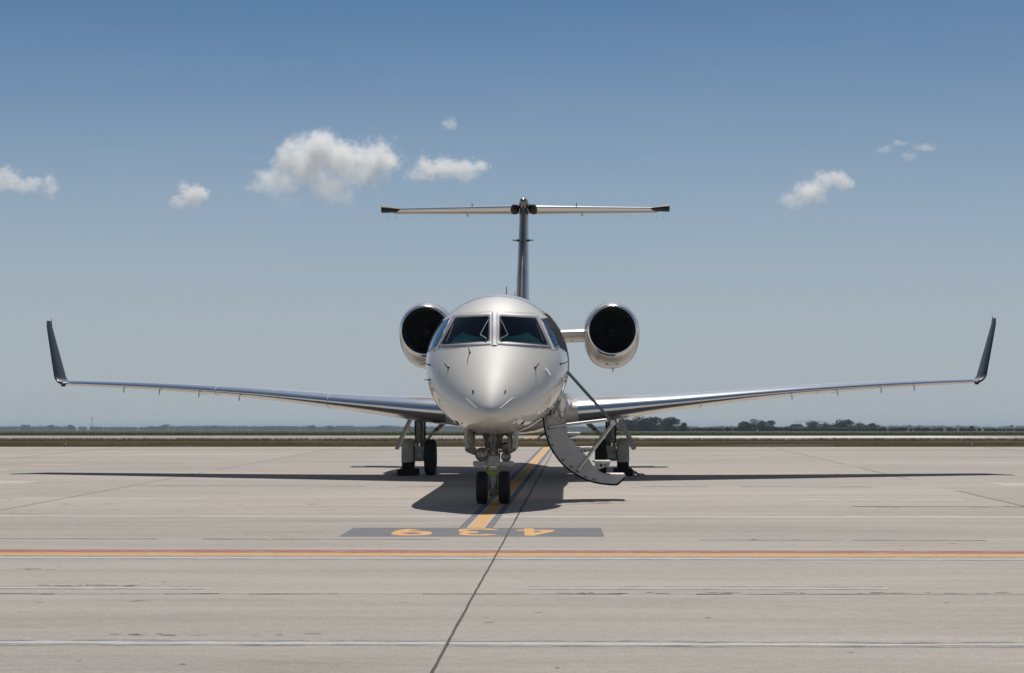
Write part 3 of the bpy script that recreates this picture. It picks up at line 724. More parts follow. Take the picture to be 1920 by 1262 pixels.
def frame_pair():
    for o_, i_, lab in ((WL_out, WL_in, 'l'), (WR_out, WR_in, 'r')):
        ip = rounded(i_, 4); op = rounded(o_, 2.5)
        g = fill_mesh(rounded([(p[0], p[1]) for p in i_], 4), hp, .001, 'windshield', M_GLASS, jet)
        ring_mesh(op, ip, hp, 'window_frame', M_FRAME, g)
        cx = sum(p[0] for p in i_) / 4; cyy = sum(p[1] for p in i_) / 4
        seal = [(p[0] + (cx - p[0]) * .045, p[1] + (cyy - p[1]) * .075) for p in i_]
        ring_mesh(ip, rounded(seal, 4), hp, 'window_seal', M_BLACK, g, h0=.004, hmid=.007)
        yield g
wg = list(frame_pair())
# centre post strip with rivets
cp = MB()
for i in range(22):
    a = hit(921.5, 586 + i * 2.95, .008); b = hit(932.5, 586 + i * 2.95, .008); c_ = hit(927, 586 + i * 2.95, .014)
    cp.v += [a, c_, b]
    if i: n_ = (i - 1) * 3; cp.f += [(n_, n_ + 1, n_ + 4, n_ + 3), (n_ + 1, n_ + 2, n_ + 5, n_ + 4)]
post = cp.build('centre_post', M_FRAME, jet)
rv = MB()
for i in range(30):
    for px in (923.5, 930.5):
        p = hit(px, 588 + i * 1.95, .012); rv.box(p, (.009, .009, .009), bevel=.002)
for k in range(40):
    for (a, b) in (((858, 588.9), (920, 585)), ((934, 585), (1002, 588.2)), ((824, 652), (918, 645.8)), ((936, 645), (1033, 652))):
        t = k / 39; p = hit(a[0] + (b[0] - a[0]) * t, a[1] + (b[1] - a[1]) * t, .009)
        if p: rv.box(p, (.008, .008, .008), bevel=.002)
rv.build('rivet_heads', M_SILVER, post)['kind'] = 'stuff'
# wipers
for g, pts in ((wg[0], [(916.3, 602), (901, 630.5), (913, 638.5)]), (wg[1], [(938.6, 602), (951.5, 630.5), (938, 638.5)])):
    q = [hit(*p, .03) for p in pts]; MB().poly(q, .008, 8).build('wiper', M_SILVER, g)
for g, pts in ((wg[0], [(850.5, 608), (837.5, 642)]), (wg[1], [(1005.5, 607), (1018, 640)])):
    q = [hit(*p, .008) for p in pts]; MB().poly(q, .0035, 6).build('glass_edge_trim', M_RAIL, g)
# side windows
for side in (1, -1):
    fn = lambda p, off, s=side: syz(p.x, p.y, s, off)
    if side > 0: SB = SA
    else: SB = {'a': SAL['a'], 'b': SAL['b']}
    for key in ('a', 'b'):
        pl = SB[key]; rp = rounded(pl, .03)
        g = fill_mesh(rp, fn, .006, 'side_window', M_SGLASS if key == 'a' else M_BLACK, jet)
        c = sum((Vector(p) for p in pl), Vector((0, 0))) / len(pl)
        big = rounded([tuple(c + (Vector(p) - c) * 1.0 + (Vector(p) - c).normalized() * .018) for p in pl], .03)
        ring_mesh(big, rp, fn, 'window_frame', M_FRAME if key == 'a' else M_BLACK, g, h0=.003, hmid=.010)
    for i in range(13):
        yc = 5.3 + i * .78
        ov = [(yc + .13 * math.cos(a * PI / 8), 2.42 + .19 * math.sin(a * PI / 8)) for a in range(16)]
        g = fill_mesh(ov, fn, .004, 'cabin_window', M_SGLASS, jet, rings=3)
        ov2 = [(yc + .15 * math.cos(a * PI / 8), 2.42 + .21 * math.sin(a * PI / 8)) for a in range(16)]
        ring_mesh(ov2, ov, fn, 'window_frame', M_FRAME, g, nsub=2, h0=.002, hmid=.006)

# fuselage skin with openings: windshields, the cabin door and the nose gear bay
def project(v):                              # jet point -> photo pixel
    q = M_CAM_A.inverted() @ (M_ROOT_A @ v); return 960 + F * q.x / -q.z, 631 - F * q.y / -q.z
DY0, DY1, DZ0, DZ1 = 3.12, 3.92, 1.22, 2.98
midL = [(a[0] * .5 + b[0] * .5, a[1] * .5 + b[1] * .5) for a, b in zip(WL_in, WL_out)]; midR = [(a[0] * .5 + b[0] * .5, a[1] * .5 + b[1] * .5) for a, b in zip(WR_in, WR_out)]
keep = []
for q in ffaces:
    c = (fv[q[0]] + fv[q[2]]) / 2; y = c.y
    if 1.3 < y < 2.9 and c.z > 2.2:
        p = project(c)
        if inpoly(p, midL) or inpoly(p, midR): continue
    if DY0 < y < DY1 and c.x > 0 and DZ0 < c.z < DZ1: continue
    if 1.62 < y < 2.75 and abs(c.x) < .27 and c.z < 1.3: continue
    keep.append(q)
fus = link('fuselage', fv, keep, M_PAINT, jet, angle=70)
# interior: floor, bulkheads, cockpit fittings
inn = MB()
inn.box((0, 3.9, 1.42), (1.7, 2.2, .04)); 
for yb in (3.02, 4.6):
    cab = MB()
    W, zt_, zb, zw = sect(yb); pts = [sp(yb, 2 * PI * i / 40) * .97 + Vector((0, yb * .03, zw * .03)) for i in range(40)]
    cab.prism(pts, (0, .03, 0)); fix_normals(cab.build('bulkhead', M_CKPT, jet, smooth=False))
inn.build('cabin_floor', M_CKPT, jet, smooth=False)
MB().box((0, 2.10, 2.36), (1.1, .45, .05), bevel=.02).box((0, 2.3, 2.2), (1.1, .06, .30), bevel=.01).build('glareshield', M_CKPT, jet)
for sx in (-.45, .45):
    MB().box((sx, 2.85, 2.2), (.46, .12, .5), bevel=.05).build('crew_seat', M_CKPT, jet)
for pts in ([(840, 650), (852, 634), (866, 622.5), (880, 628.5), (898, 631.5), (919, 632), (919, 648)], [(1022, 650), (1006, 634), (990, 622.5), (974, 628), (956, 631.5), (936, 631), (936, 648)]):
    q = [P(*p, 1.98) for p in pts]; q = [Vector((v.x, v.y + .10 * math.sin(i * .9), v.z)) for i, v in enumerate(q)]
    MB().prism(q, (0, .012, 0)).build('sun_shade', M_SHADE, jet, smooth=False)
# nose gear bay box
bay = MB(); 
for sx in (-.27, .27): bay.box((sx, 2.18, 1.33), (.02, 1.15, .55))
bay.box((0, 2.18, 1.58), (.56, 1.15, .02)).box((0, 1.61, 1.33), (.54, .02, .5)).box((0, 2.75, 1.33), (.54, .02, .5))
bay.build('gear_bay', M_GEARD, jet, smooth=False)
# door frame
df = MB(); pts = [(DY0, DZ0), (DY0, DZ1), (DY1, DZ1), (DY1, DZ0)]
fnR = lambda p, off: syz(p.x, p.y, 1, off)
ring_mesh(rounded([(DY0 - .05, DZ0 - .05), (DY0 - .05, DZ1 + .05), (DY1 + .05, DZ1 + .05), (DY1 + .05, DZ0 - .05)], .08), rounded([(DY0 + .02, DZ0 + .02), (DY0 + .02, DZ1 - .02), (DY1 - .02, DZ1 - .02), (DY1 - .02, DZ0 + .02)], .05), fnR, 'door_frame', M_GEAR, jet, h0=-.005, hmid=.006)
for yb in (DY0, DY1):
    v = [syz(yb, z, 1, -.005) for z in np.linspace(DZ0, DZ1, 20)] + [syz(yb, z, 1, -.14) for z in np.linspace(DZ1, DZ0, 20)]
    df.prism(v, (0, .02, 0))
fix_normals(df.build('door_jamb', M_GEAR, jet, smooth=False))

# belly fairing under the wing
bf = MB(); N = 60; st = [8.6 + (18.6 - 8.6) * i / 40 for i in range(41)]
for y in st:
    u = (y - 8.6) / 10; k = math.sin(PI * min(max(u, 0), 1)) ** .42 if 0 < u < 1 else 0
    for i in range(N):
        th = PI + PI * i / (N - 1); e = .8
        cx_ = math.copysign(abs(math.cos(th)) ** e, math.cos(th)); sz_ = math.copysign(abs(math.sin(th)) ** e, math.sin(th))
        bf.v.append(Vector(((1.0 + .22 * k) * cx_, y, 1.72 + (.62 + .20 * k) * sz_)))
for k in range(40):
    for i in range(N - 1): bf.f.append((k * N + i, k * N + i + 1, (k + 1) * N + i + 1, (k + 1) * N + i))
bf.build('belly_fairing', M_PAINT2, jet, angle=70)

# skin details on the nose
def spot(px, py, off=.004): return hit(px, py, off)
rows = MB(); y_r = 3.28
for i in range(46):
    th = R(32) + R(116) * i / 45; p = sp(y_r, th) + nrm(y_r, th) * .004; n_ = nrm(y_r, th)
    tdir = (sp(y_r, th + .01) - sp(y_r, th - .01)).normalized(); b_ = n_.cross(tdir)
    rows.box(p, (.026, .018, .006), rot=Matrix((tdir, b_, n_)).transposed())
rows.build('skin_lap_fasteners', M_GEARD, fus, smooth=False)
def probe(pts, name='air_data_probe', r=.0075, base=True, m=M_BLACK):
    q0 = hit(*pts[0]); mb = MB(); 
    o, d = rayL(*pts[0]); n_ = bvh.find_nearest(q0)[1]
    if n_.dot(d) > 0: n_ = -n_
    L = [a * .75 for a in pts[1]]; q1 = q0 + n_ * L[2]; q1 += Vector((L[0], 0, L[1]))
    mb.tube(q0 - n_ * .01, q0 + n_ * .010, .022, .018, n=14); mb.tube(q0, q0 + n_ * L[2], r * 1.3, r, n=8); mb.tube(q0 + n_ * L[2], q1 + Vector((0, -.05, 0)), r, r * .6, n=8)
    return mb.build(name, m, jet)
probe([(881, 661), (.0, .05, .07)], m=M_GEARD); probe([(841, 690), (-.03, .05, .08)]); probe([(1003.5, 690), (.03, .05, .08)])
probe([(806, 684), (-.05, .01, .09)]); probe([(1051, 682.5), (.07, .04, .09)]); probe([(806, 712), (-.06, .0, .05)]); probe([(1054, 711.5), (.03, .0, .06)], m=M_GEAR)
for a, b in (((873.5, 746.5), (895, 766)), ((961, 746.5), (937, 766)), ((917.5, 729), (915.5, 760))):
    q = [hit(a[0] + (b[0] - a[0]) * t / 6, a[1] + (b[1] - a[1]) * t / 6, .006) for t in range(7)]
    MB().poly(q, .0055 if a[0] != 917.5 else .003, 6).build('lightning_strip', M_WHITE, fus)
for px, sg in ((886.5, 1), (948, -1)):
    q = [hit(px - 1.6, 732, .004), hit(px + 1.2, 732, .004), hit(px + 1.2 + 1.5 * sg, 738, .004), hit(px - 1.6 + 1.5 * sg, 738, .004)]
    MB().add(q, [(0, 1, 2, 3)]).build('static_port', M_BLACK, fus, smooth=False)
for px0, sg in ((824.5, -1), (1022, 1)):
    mk = MB()
    for i in range(6):
        a = (px0 + sg * i * 1.6, 692 + i * 2.3); q = [hit(a[0], a[1] + 1, .003), hit(a[0] + 2.2, a[1] - 1.6, .003)]
        if all(x is not None for x in q): mk.tube(q[0], q[1], .006, n=6)
    mk.build('white_marking', M_WHITE, fus, smooth=False)
for pts in ([(852, 787), (861.5, 793.5), (859, 797)], [(986, 787), (978, 793), (976, 796.5), (980, 795)]):
    fill_mesh(pts, hp, .006, 'air_scoop', M_BLACK, fus, rings=3)
for px in (866.5, 968):
    q = hit(px, 793.5, 0); MB().lathe([(-.004, .012), (.006, .012), (.008, .0)], q, (0, -.7, -.7), n=12).build('drain_port', M_GEARD, fus)
# crease seams of the radome and nose hatch: hairline raised seams
def seam(pts, r=.0022):
    q = []
    for a, b in zip(pts[:-1], pts[1:]):
        for t in range(5):
            h_ = hit(a[0] + (b[0] - a[0]) * t / 5, a[1] + (b[1] - a[1]) * t / 5, .0015)
            if h_: q.append(h_)
    MB().poly(q, r, 5).build('panel_seam', M_GEARD, fus)
seam([(812, 655), (815, 657.5), (819, 655.5), (821, 657)]); seam([(1034, 655), (1038, 657), (1043, 655.5), (1048, 656)])
# ry = .55; q = [sp(ry, 2 * PI * i / 80) + nrm(ry, 2 * PI * i / 80) * .0005 for i in range(81)]; MB().poly(q, .0012, 4).build('radome_seam', M_GEAR, fus)
# antennas on the roof
for px, py0, y_, h_, r_ in ((949.5, 537, 6.0, .20, .006), (965, 548, 8.2, .16, .005)):
    a = P(px, py0, y_); MB().tube((a.x, y_, 3.28), a, r_ * 1.6, r_, n=8).box((a.x, y_, 3.31), (.04, .1, .03), bevel=.008).build('antenna', M_DARKM, jet)

# ---------------------------------------------------------------- lifting surfaces
def foil(n=26):
    """closed outline from upper trailing edge round the nose to lower trailing edge: (x, thickness ratio +-)"""
    pts = []
    xs = [.5 * (1 - math.cos(PI * i / n)) for i in range(n + 1)]
    th = lambda x: 5 * (.2969 * math.sqrt(x) - .1260 * x - .3516 * x * x + .2843 * x ** 3 - .1036 * x ** 4)   # half thickness for t = 1
    for x in reversed(xs): pts.append((x, th(x)))
    for x in xs[1:]: pts.append((x, -th(x)))
    return pts
FO = foil()
def section(Pv, chord, t, n_, inc=0.0, camber=.0):
    out = []
    for x, h in FO:
        z = h * t + camber * 4 * x * (1 - x) * chord
        y = x * chord; out.append(Vector(Pv) + Vector((0, y * math.cos(inc), 0)) + Vector(n_) * (z) + Vector((0, 0, -y * math.sin(inc))))
    return out
def loft(secs, i0, i1, name, m, parent, close=False, cap0=False, cap1=False, flip=False):
    mb = MB(); n = i1 - i0 + 1
    for s in secs: mb.v += s[i0:i1 + 1]
    for k in range(len(secs) - 1):
        for i in range(n - 1):
            q = (k * n + i, k * n + i + 1, (k + 1) * n + i + 1, (k + 1) * n + i); mb.f.append(q[::-1] if flip else q)
    if cap0: mb.f.append(tuple(range(n)))
    if cap1: mb.f.append(tuple(range((len(secs) - 1) * n, len(secs) * n)))
    return mb.build(name, m, parent, angle=60)
NF = len(FO)
LEi = [i for i, (x, h) in enumerate(FO) if x < .17]; LE0, LE1 = LEi[0], LEi[-1] + 3
wing_tab = [(.7, 11.45, 4.8, .58, 1.33, 2.2), (1.45, 11.75, 4.3, .55, 1.375, 2.1), (3.2, 12.65, 3.15, .37, 1.525, 1.5), (6.0, 14.1, 2.25, .215, 1.775, .7), (8.2, 15.25, 1.65, .155, 1.91, .2), (10.12, 16.15, 1.18, .112, 1.99, 0)]
fY, fC, fT, fZ, fI = (pchip([r[0] for r in wing_tab], [r[k] for r in wing_tab]) for k in (1, 2, 3, 4, 5))
dih = math.atan2(.655, 9.25)
for side in (1, -1):
    n_ = (-math.sin(dih) * side, 0, math.cos(dih))
    def ws(x): return section((x * side, fY(x), fZ(x)), fC(x), fT(x), n_, R(fI(x)) - R(fI(x)) * 0, .012)
    xs = list(np.linspace(1.31, 10.12, 24))
    root = list(np.linspace(.7, 1.31, 5)); allx = root[:-1] + xs
    S = [ws(x) for x in xs]
    fl = side < 0
    wing = loft([ws(x) for x in allx], LE1, NF - 1, 'wing', M_WINGP, jet, flip=fl)
    loft([ws(x) for x in allx], 0, LE0, 'upper_skin', M_WINGP, wing, flip=fl)
    loft(S, LE0, LE1, 'leading_edge', M_POL, wing, flip=fl)
    # root fairing: painted, swollen a little round the polished edge
    rs = [section((x * side, fY(x) - .04 - .35 * max(0, 1.25 - x) ** 1.3, fZ(x)), fC(x) + .04, fT(x) * (1 + .35 * max(0, 1.3 - x)), n_, R(fI(x)), .012) for x in np.linspace(.85, 1.32, 8)]
    loft(rs, LE0 - 3, LE1 + 3, 'root_fairing', M_PAINT2, wing, flip=fl)
    # winglet
    secs = [ws(10.12)]
    bl = []
    x0_, z0_ = 10.12, fZ(10.12)
    for k in range(1, 9):                    # blend arc then straight
        a = dih + (R(81) - dih) * k / 8; r_ = .26
        bl.append((x0_ + r_ * (math.sin(a) - math.sin(dih)), z0_ + r_ * (math.cos(dih) - math.cos(a)), a))
    lx, lz, la = bl[-1]; ztip = 3.43; xtip = 10.77
    for t in (.15, .3, .45, .6, .75, .88, 1.0): bl.append((lx + (xtip - lx) * t, lz + (ztip - lz) * t, la))
    ymax = 16.15; tot = len(bl)
    cum = 0; px_, pz_ = x0_, z0_; arcs = []
    for (x, z, a) in bl: cum += math.hypot(x - px_, z - pz_); arcs.append(cum); px_, pz_ = x, z
    for (x, z, a), s_ in zip(bl, arcs):
        u = s_ / cum; ch = 1.18 + (.46 - 1.18) * u; ye = 16.15 + 1.05 * u ** 1.05 + (.0 if u < .98 else .08)
        secs.append(section((x * side, ye, z), ch, .112 * (1 - u) + .030 * u, (-math.sin(a) * side, 0, math.cos(a)), 0, .0))
    loft(secs, 0, NF - 1, 'winglet', M_NAVY, wing, cap1=True, flip=fl)
    c = Vector((10.10 * side, 16.12, fZ(10.10))); MB().box(c + Vector((0, .03, -.045)), (.07, .16, .05), bevel=.015).build('tip_light', M_BLACK, wing)
    MB().tube((xtip * side, 17.68, ztip - .02), (xtip * side, 17.72, ztip + .07), .010, .005, n=8).build('winglet_light', M_DARKM, wing)
    # vortilons under the leading edge
    for x in ((8.62, 7.75, 6.8, 5.85) if side < 0 else (8.62, 7.85, 6.85, 5.82)):
        b = Vector((x * side, fY(x) + .05, fZ(x) - fT(x) * .32)); MB().prism([b, b + Vector((0, .09, -.01)), b + Vector((0, .05, -.09)), b + Vector((0, .0, -.11)), b + Vector((0, -.02, -.05))], (.012, 0, 0)).build('vortilon', M_GEAR, wing, smooth=False)
    # flap track fairings and flap line
    for x in (3.0, 5.0, 7.0):
        yy = fY(x) + fC(x) * .66; zz = fZ(x) - math.sin(R(fI(x))) * fC(x) * .7 - fT(x) * .22
        mb = MB(); mb.lathe([(-.45, .0), (-.35, .02), (-.1, .04), (.2, .045), (.5, .035), (.85, .012), (.95, 0)], (x * side, yy, zz), (0, 1, -.05), n=14); mb.build('flap_track_fairing', M_PAINT2, wing)
    # leading edge joints
    for x in (3.85, 6.4):
        s = ws(x); q = [p + Vector((0, -.001, 0)) for p in s[LE0:LE1 + 1]]; q = [fz + (fz - Vector((x * side, fY(x) + .15, fZ(x)))).normalized() * .002 for fz in q]
        MB().poly(q, .006, 5).build('slat_joint', M_WHITE, wing)

# fin
fin_tab = [(2.9, 18.9, 5.2, .37), (3.4, 19.5, 4.6, .345), (4.2, 20.35, 4.0, .315), (5.2, 21.4, 3.35, .27), (6.1, 22.3, 2.85, .235), (6.52, 22.75, 2.6, .225)]
S = []
ff_ = [pchip([r[0] for r in fin_tab], [r[k] for r in fin_tab]) for k in (1, 2, 3)]
for z in np.linspace(2.9, 6.52, 20): S.append(section((0, ff_[0](z), z), ff_[1](z), ff_[2](z), (1, 0, 0)))
fin = loft(S, 0, NF - 1, 'tail_fin', M_FIN, jet)
fix_normals(fin)
LEf = [i for i, (x, h) in enumerate(FO) if x < .10]
S2 = [[p + Vector((0, -.012, 0)) + (Vector((math.copysign(.004, p.x), 0, 0)) if abs(p.x) > 1e-4 else Vector()) for p in s] for s in S]
fix_normals(loft(S2, LEf[0], LEf[-1], 'leading_edge', M_FINLE, fin))
for sx in (-1, 1): MB().tube((sx * .10, 22.1, 5.60), (sx * .27, 22.1, 5.61), .022, .010, n=8).tube((sx * .12, 22.1, 5.60), (sx * .15, 22.1, 5.60), .04, .03, n=10).build('fin_probe', M_DARKM, fin)
bul = MB(); bul.lathe([(0, 0), (.03, .05), (.12, .09), (.35, .125), (.9, .15), (2.0, .16), (2.8, .11), (3.3, .03), (3.35, 0)], (0, 0, 0), (0, 1, 0), n=28)
bul.v = [Vector((v.x * .85, v.y + 22.35, v.z * (1.15 if v.z > 0 else 1.1) + 6.60)) for v in bul.v]
bul.build('fin_bullet_fairing', M_FINLE, fin)
# tailplane
stab = None
for side in (1, -1):
    tab = [(.05, 23.0, 2.0, .185, 6.515), (1.8, 23.85, 1.6, .155, 6.535), (3.5, 24.7, 1.22, .12, 6.55)]
    S = []
    for x in np.linspace(.05, 3.5, 12):
        t = x / 3.5; S.append(section((x * side, 22.98 + 1.72 * t, 6.515 + .11 * t), 2.0 - .8 * t, .19 - .07 * t, (0, 0, 1)))
    sf = loft(S, 0, NF - 1, 'tailplane', M_PAINT2, jet, flip=side < 0)
    S3 = [[p + Vector((0, -.008, 0)) + Vector((0, 0, math.copysign(.003, p.z - s[NF // 2].z))) for p in s] for s in S]
    loft(S3, LE0, LE1 - 3, 'leading_edge', M_POL, sf, flip=side < 0)
    # dark horn at the tip, raised at its outer end
    hs = []
    for x, zc, hh in ((3.33, 6.62, .10), (3.42, 6.625, .14), (3.60, 6.64, .17), (3.80, 6.655, .20)):
        hs.append(section((x * side, 24.55 + (x - 3.4) * .35, zc), .95, hh, (0, 0, 1), R(-3)))
    fix_normals(loft(hs, 0, NF - 1, 'elevator_horn', M_DARKM, sf, cap0=True, cap1=True))
    MB().lathe([(0, 0), (.03, .06), (.15, .10), (.5, .125), (.9, .11)], (.20 * side, 22.75, 6.50), (.05 * side, 1, 0), n=18).build('root_seal', M_BLACK, sf)
    for x in (1.35,): MB().box((x * side, 23.75, 6.66), (.02, .06, .07), bevel=.005).build('vortex_tab', M_BLACK, sf)
    for x in (2.7, 3.1, 3.5, 3.7): MB().tube((x * side, 25.85, 6.56), (x * side, 25.98, 6.51), .0035, .002, n=5).build('static_wick', M_BLACK, sf)
    MB().lathe([(0, 0), (.1, .03), (.3, .03), (.5, 0)], (1.5 * side, 24.2, 6.44), (0, 1, 0), n=10).build('hinge_fairing', M_PAINT2, sf)

# ---------------------------------------------------------------- engines
def nac_ring(cx_, cz, y, rw, rt, rb, n, side, sqr=2.0):
    out = []
    for i in range(n):
        a = 2 * PI * i / n; c = math.cos(a); s = math.sin(a)
        e = 2 / (sqr if s < 0 else 2.0)
        X = rw * math.copysign(abs(c) ** e, c); Z = (rt if s > 0 else rb) * math.copysign(abs(s) ** (e if s < 0 else 1), s)
        out.append(Vector((cx_ + X, y, cz + Z)))
    return out
for side in (1, -1):
    cx_, cz = 2.13 * side, 3.185; Y0 = 17.35; n = 72
    eng = None
    prof = [(.13, .575, .585, .615, 2.05), (.35, .618, .640, .72, 2.15), (.7, .645, .675, .80, 2.25), (1.2, .655, .69, .845, 2.3), (2.0, .655, .69, .85, 2.3), (2.9, .62, .65, .77, 2.2), (3.7, .54, .56, .62, 2.1), (4.3, .44, .45, .47, 2.0)]
    f_ = [pchip([p[0] for p in prof], [p[k] for p in prof]) for k in (1, 2, 3, 4)]
    mb = MB(); ysn = list(np.linspace(.13, 4.3, 36))
    for y in ysn: mb.v += nac_ring(cx_, cz, Y0 + y, f_[0](y), f_[1](y), f_[2](y), n, side, f_[3](y))
    for k in range(len(ysn) - 1):
        for i in range(n): mb.f.append((k * n + i, k * n + (i + 1) % n, (k + 1) * n + (i + 1) % n, (k + 1) * n + i))
    eng = mb.build('engine_nacelle', M_PAINT2, jet, angle=70); fix_normals(eng)
    # polished lip: from outer ring round the highlight to the throat
    lip = MB(); L = 14
    for k in range(L + 1):
        a = PI * k / L                      # 0 outer .. pi inner
        yy = .13 - .13 * math.sin(a) if a < PI / 2 else .13 - .13 * math.sin(a)
        if a <= PI / 2:
            t = 1 - math.cos(a) ; base = nac_ring(cx_, cz, Y0 + yy, .575 - .04 * t, .585 - .05 * t, .615 - .08 * t, n, side, 2.05 - .05 * t)
        else:
            t = -math.cos(a); r_ = .535 - .022 * t; base = nac_ring(cx_, cz, Y0 + yy, r_, r_, r_, n, side)
        lip.v += base
    for k in range(L):
        for i in range(n): lip.f.append((k * n + i, k * n + (i + 1) % n, (k + 1) * n + (i + 1) % n, (k + 1) * n + i))
    fix_normals(lip.build('inlet_lip', M_POL, eng, angle=80))
    MB().lathe([(.13, .513), (.3, .495), (.6, .492), (.95, .50)], (cx_, Y0, cz), (0, 1, 0), n=72).build('inlet_duct', M_DUCT, eng)
    fan = MB()
    for i in range(24):
        a = 2 * PI * i / 24; d = Vector((math.cos(a), 0, math.sin(a))); tn = Vector((-math.sin(a), 0, math.cos(a)))
        o_ = Vector((cx_, Y0 + .82, cz)); v = []
        for r_, tw, hw in ((.14, R(35), .05), (.3, R(50), .07), (.488, R(62), .085)):
            ax = tn * math.sin(tw) + Vector((0, 1, 0)) * math.cos(tw); v += [o_ + d * r_ - ax * hw, o_ + d * r_ + ax * hw]
        fan.add(v, [(0, 1, 3, 2), (2, 3, 5, 4)])
    fan.build('fan', M_FAN, eng)
    MB().lathe([(0, 0), (.03, .045), (.12, .10), (.24, .14), (.34, .15)], (cx_, Y0 + .55, cz), (0, 1, 0), n=32).build('spinner', M_DARKM, eng)
    MB().lathe([(1.0, .5), (1.0, .0)], (cx_, Y0, cz), (0, 1, 0), n=40).build('fan_backing', M_DUCT, eng)
    MB().lathe([(4.28, .43), (4.5, .40), (4.75, .34), (4.75, .30), (4.3, .30)], (cx_, Y0, cz), (0, 1, 0), n=40).build('exhaust_nozzle', M_DARKM, eng)
    for dx in (-.10, .10): MB().box((cx_ + dx, Y0 + .55, cz - .765), (.085, .03, .018), rot=Matrix.Rotation(dx * 1.2, 3, 'Y'), bevel=.004).build('cooling_slot', M_BLACK, eng)
    MB().tube((cx_ + .03, Y0 + 1.4, cz - .82), (cx_ + .04, Y0 + 1.45, cz - .93), .012, .010, n=8).build('drain_mast', M_DARKM, eng)
    # pylon
    py_ = MB(); sx = side; secs = []
    for x in np.linspace(.55, 1.62, 6):
        s_ = section((x * sx, 17.75 + (x - .6) * .12, 3.09 + .04 * (x - .55)), 3.3, .34, (0, 0, 1)); secs.append(s_)
    secs = [[Vector((p.x, p.y, p.z)) for p in s] for s in secs]
    pyl = loft(secs, 0, NF - 1, 'engine_pylon', M_PAINT2, jet, flip=side < 0)
    MB().box((1.22 * sx, 17.98, 2.965), (.07, .02, .012)).build('pylon_vent', M_BLACK, pyl)

# ---------------------------------------------------------------- wheels
def tyre(parent, c, r, wd, name='wheel', rim=.55):
    h = wd / 2
    prof = [(-h * .62, r * rim), (-h * .9, r * .68), (-h, r * .80), (-h * .92, r * .91), (-h * .66, r * .985), (-h * .40, r), (-h * .37, r * .985), (-h * .33, r), (-h * .05, r), (-h * .02, r * .985), (h * .02, r * .985), (h * .05, r), (h * .33, r), (h * .37, r * .985), (h * .40, r), (h * .66, r * .985), (h * .92, r * .91), (h, r * .80), (h * .9, r * .68), (h * .62, r * rim)]
    w_ = MB().lathe(prof, c, (1, 0, 0), n=56).build(name, M_RUB, parent, angle=50)
    return w_
def rimm(parent, c, r, wd):
    h = wd / 2
    return MB().lathe([(-h * .62, r * .56), (-h * .5, r * .5), (-h * .35, r * .42), (-h * .35, r * .2), (-h * .55, r * .16), (-h * .55, 0)], c, (1, 0, 0), n=36).lathe([(h * .62, r * .56), (h * .5, r * .5), (h * .35, r * .42), (h * .35, r * .2), (h * .55, r * .16), (h * .55, 0)], c, (1, 0, 0), n=36).build('wheel_rim', M_GEAR, parent)

# nose gear, station 2.05
NY = 2.05
def N_(px, py, dy=0.0): return P(px, py, NY + dy)
ngx = N_(924.7, 860).x
ng = MB()
ax_z = .247
ng.tube((ngx, NY, 1.45), (ngx, NY, .98), .095, .085, n=22).tube((ngx, NY, .98), (ngx, NY, .62), .072, .072, n=22).tube((ngx, NY, 1.02), (ngx, NY, .95), .10, .10, n=22)
nose = ng.build('nose_landing_gear', M_GEAR, jet)
# trunnion plates (cone)
tz = MB(); a = N_(902, 811); b = N_(947, 811); c = N_(933, 842); d = N_(916, 842)
tz.prism([Vector((q.x, NY - .02, q.z)) for q in (a, b, c, d)], (0, .16, 0)); tz.box(((N_(918, 830)).x - .01, NY - .05, 1.02), (.012, .08, .3), bevel=.003)
tz.box((ngx, NY - .06, 1.0), (.035, .10, .40), bevel=.01); tz.build('trunnion_housing', M_GEARD, nose, smooth=False)
MB().tube((ngx, NY, .66), (ngx, NY, .42), .052, .052, n=22).build('oleo_piston', M_CHROME, nose)
cb = MB(); cb.box(N_(925, 869.5, -.08), (.62, .07, .065), bevel=.012).box(N_(899, 869.5, -.10), (.16, .09, .085), bevel=.012).box(N_(951.5, 869.5, -.10), (.16, .09, .085), bevel=.012).box(N_(925, 864, -.06), (.20, .14, .17), bevel=.02)
cb.tube(N_(889, 865, -.1), N_(889, 873, -.1), .012, n=8).tube(N_(962, 865, -.1), N_(962, 873, -.1), .012, n=8).tube(N_(912, 866, -.14), N_(912, 857, -.1), .018, n=8).build('steering_unit', M_GEAR, nose)
yg = [N_(908.5, 877, -.12), N_(937, 877, -.12), N_(934.5, 886, -.12), N_(928, 894.5, -.12), N_(921, 894.5, -.12), N_(913, 888, -.12)]
MB().prism(yg, (0, .08, 0)).build('tow_fitting', M_YG, nose, smooth=False)
tf = MB(); tf.box(N_(924, 879.5, -.14), (.13, .05, .05), bevel=.01).box(N_(909, 880, -.14), (.02, .04, .05), bevel=.004).box(N_(917, 881, -.14), (.016, .04, .03), bevel=.004); tf.build('tow_bracket', M_GEAR, nose)
tl = MB(); lo = [N_(919, 893, -.10), N_(931, 893, -.10), N_(928, 915, -.16), N_(921.5, 915, -.16)]; tl.prism(lo, (0, .03, 0))
lo = [N_(918, 915, -.16), N_(931, 915, -.16), N_(933, 931, -.02), N_(917, 931, -.02)]; tl.prism(lo, (0, .03, 0)); tl.tube(N_(925, 892, -.1), N_(925, 912, -.16), .018, n=8); tl.build('torque_link', M_GEAR, nose, smooth=False)
MB().tube(Vector((ngx - .22, NY, ax_z)), Vector((ngx + .22, NY, ax_z)), .04, n=16).tube(Vector((ngx, NY, .45)), Vector((ngx, NY, ax_z)), .055, .06, n=16).build('axle', M_GEAR, nose)
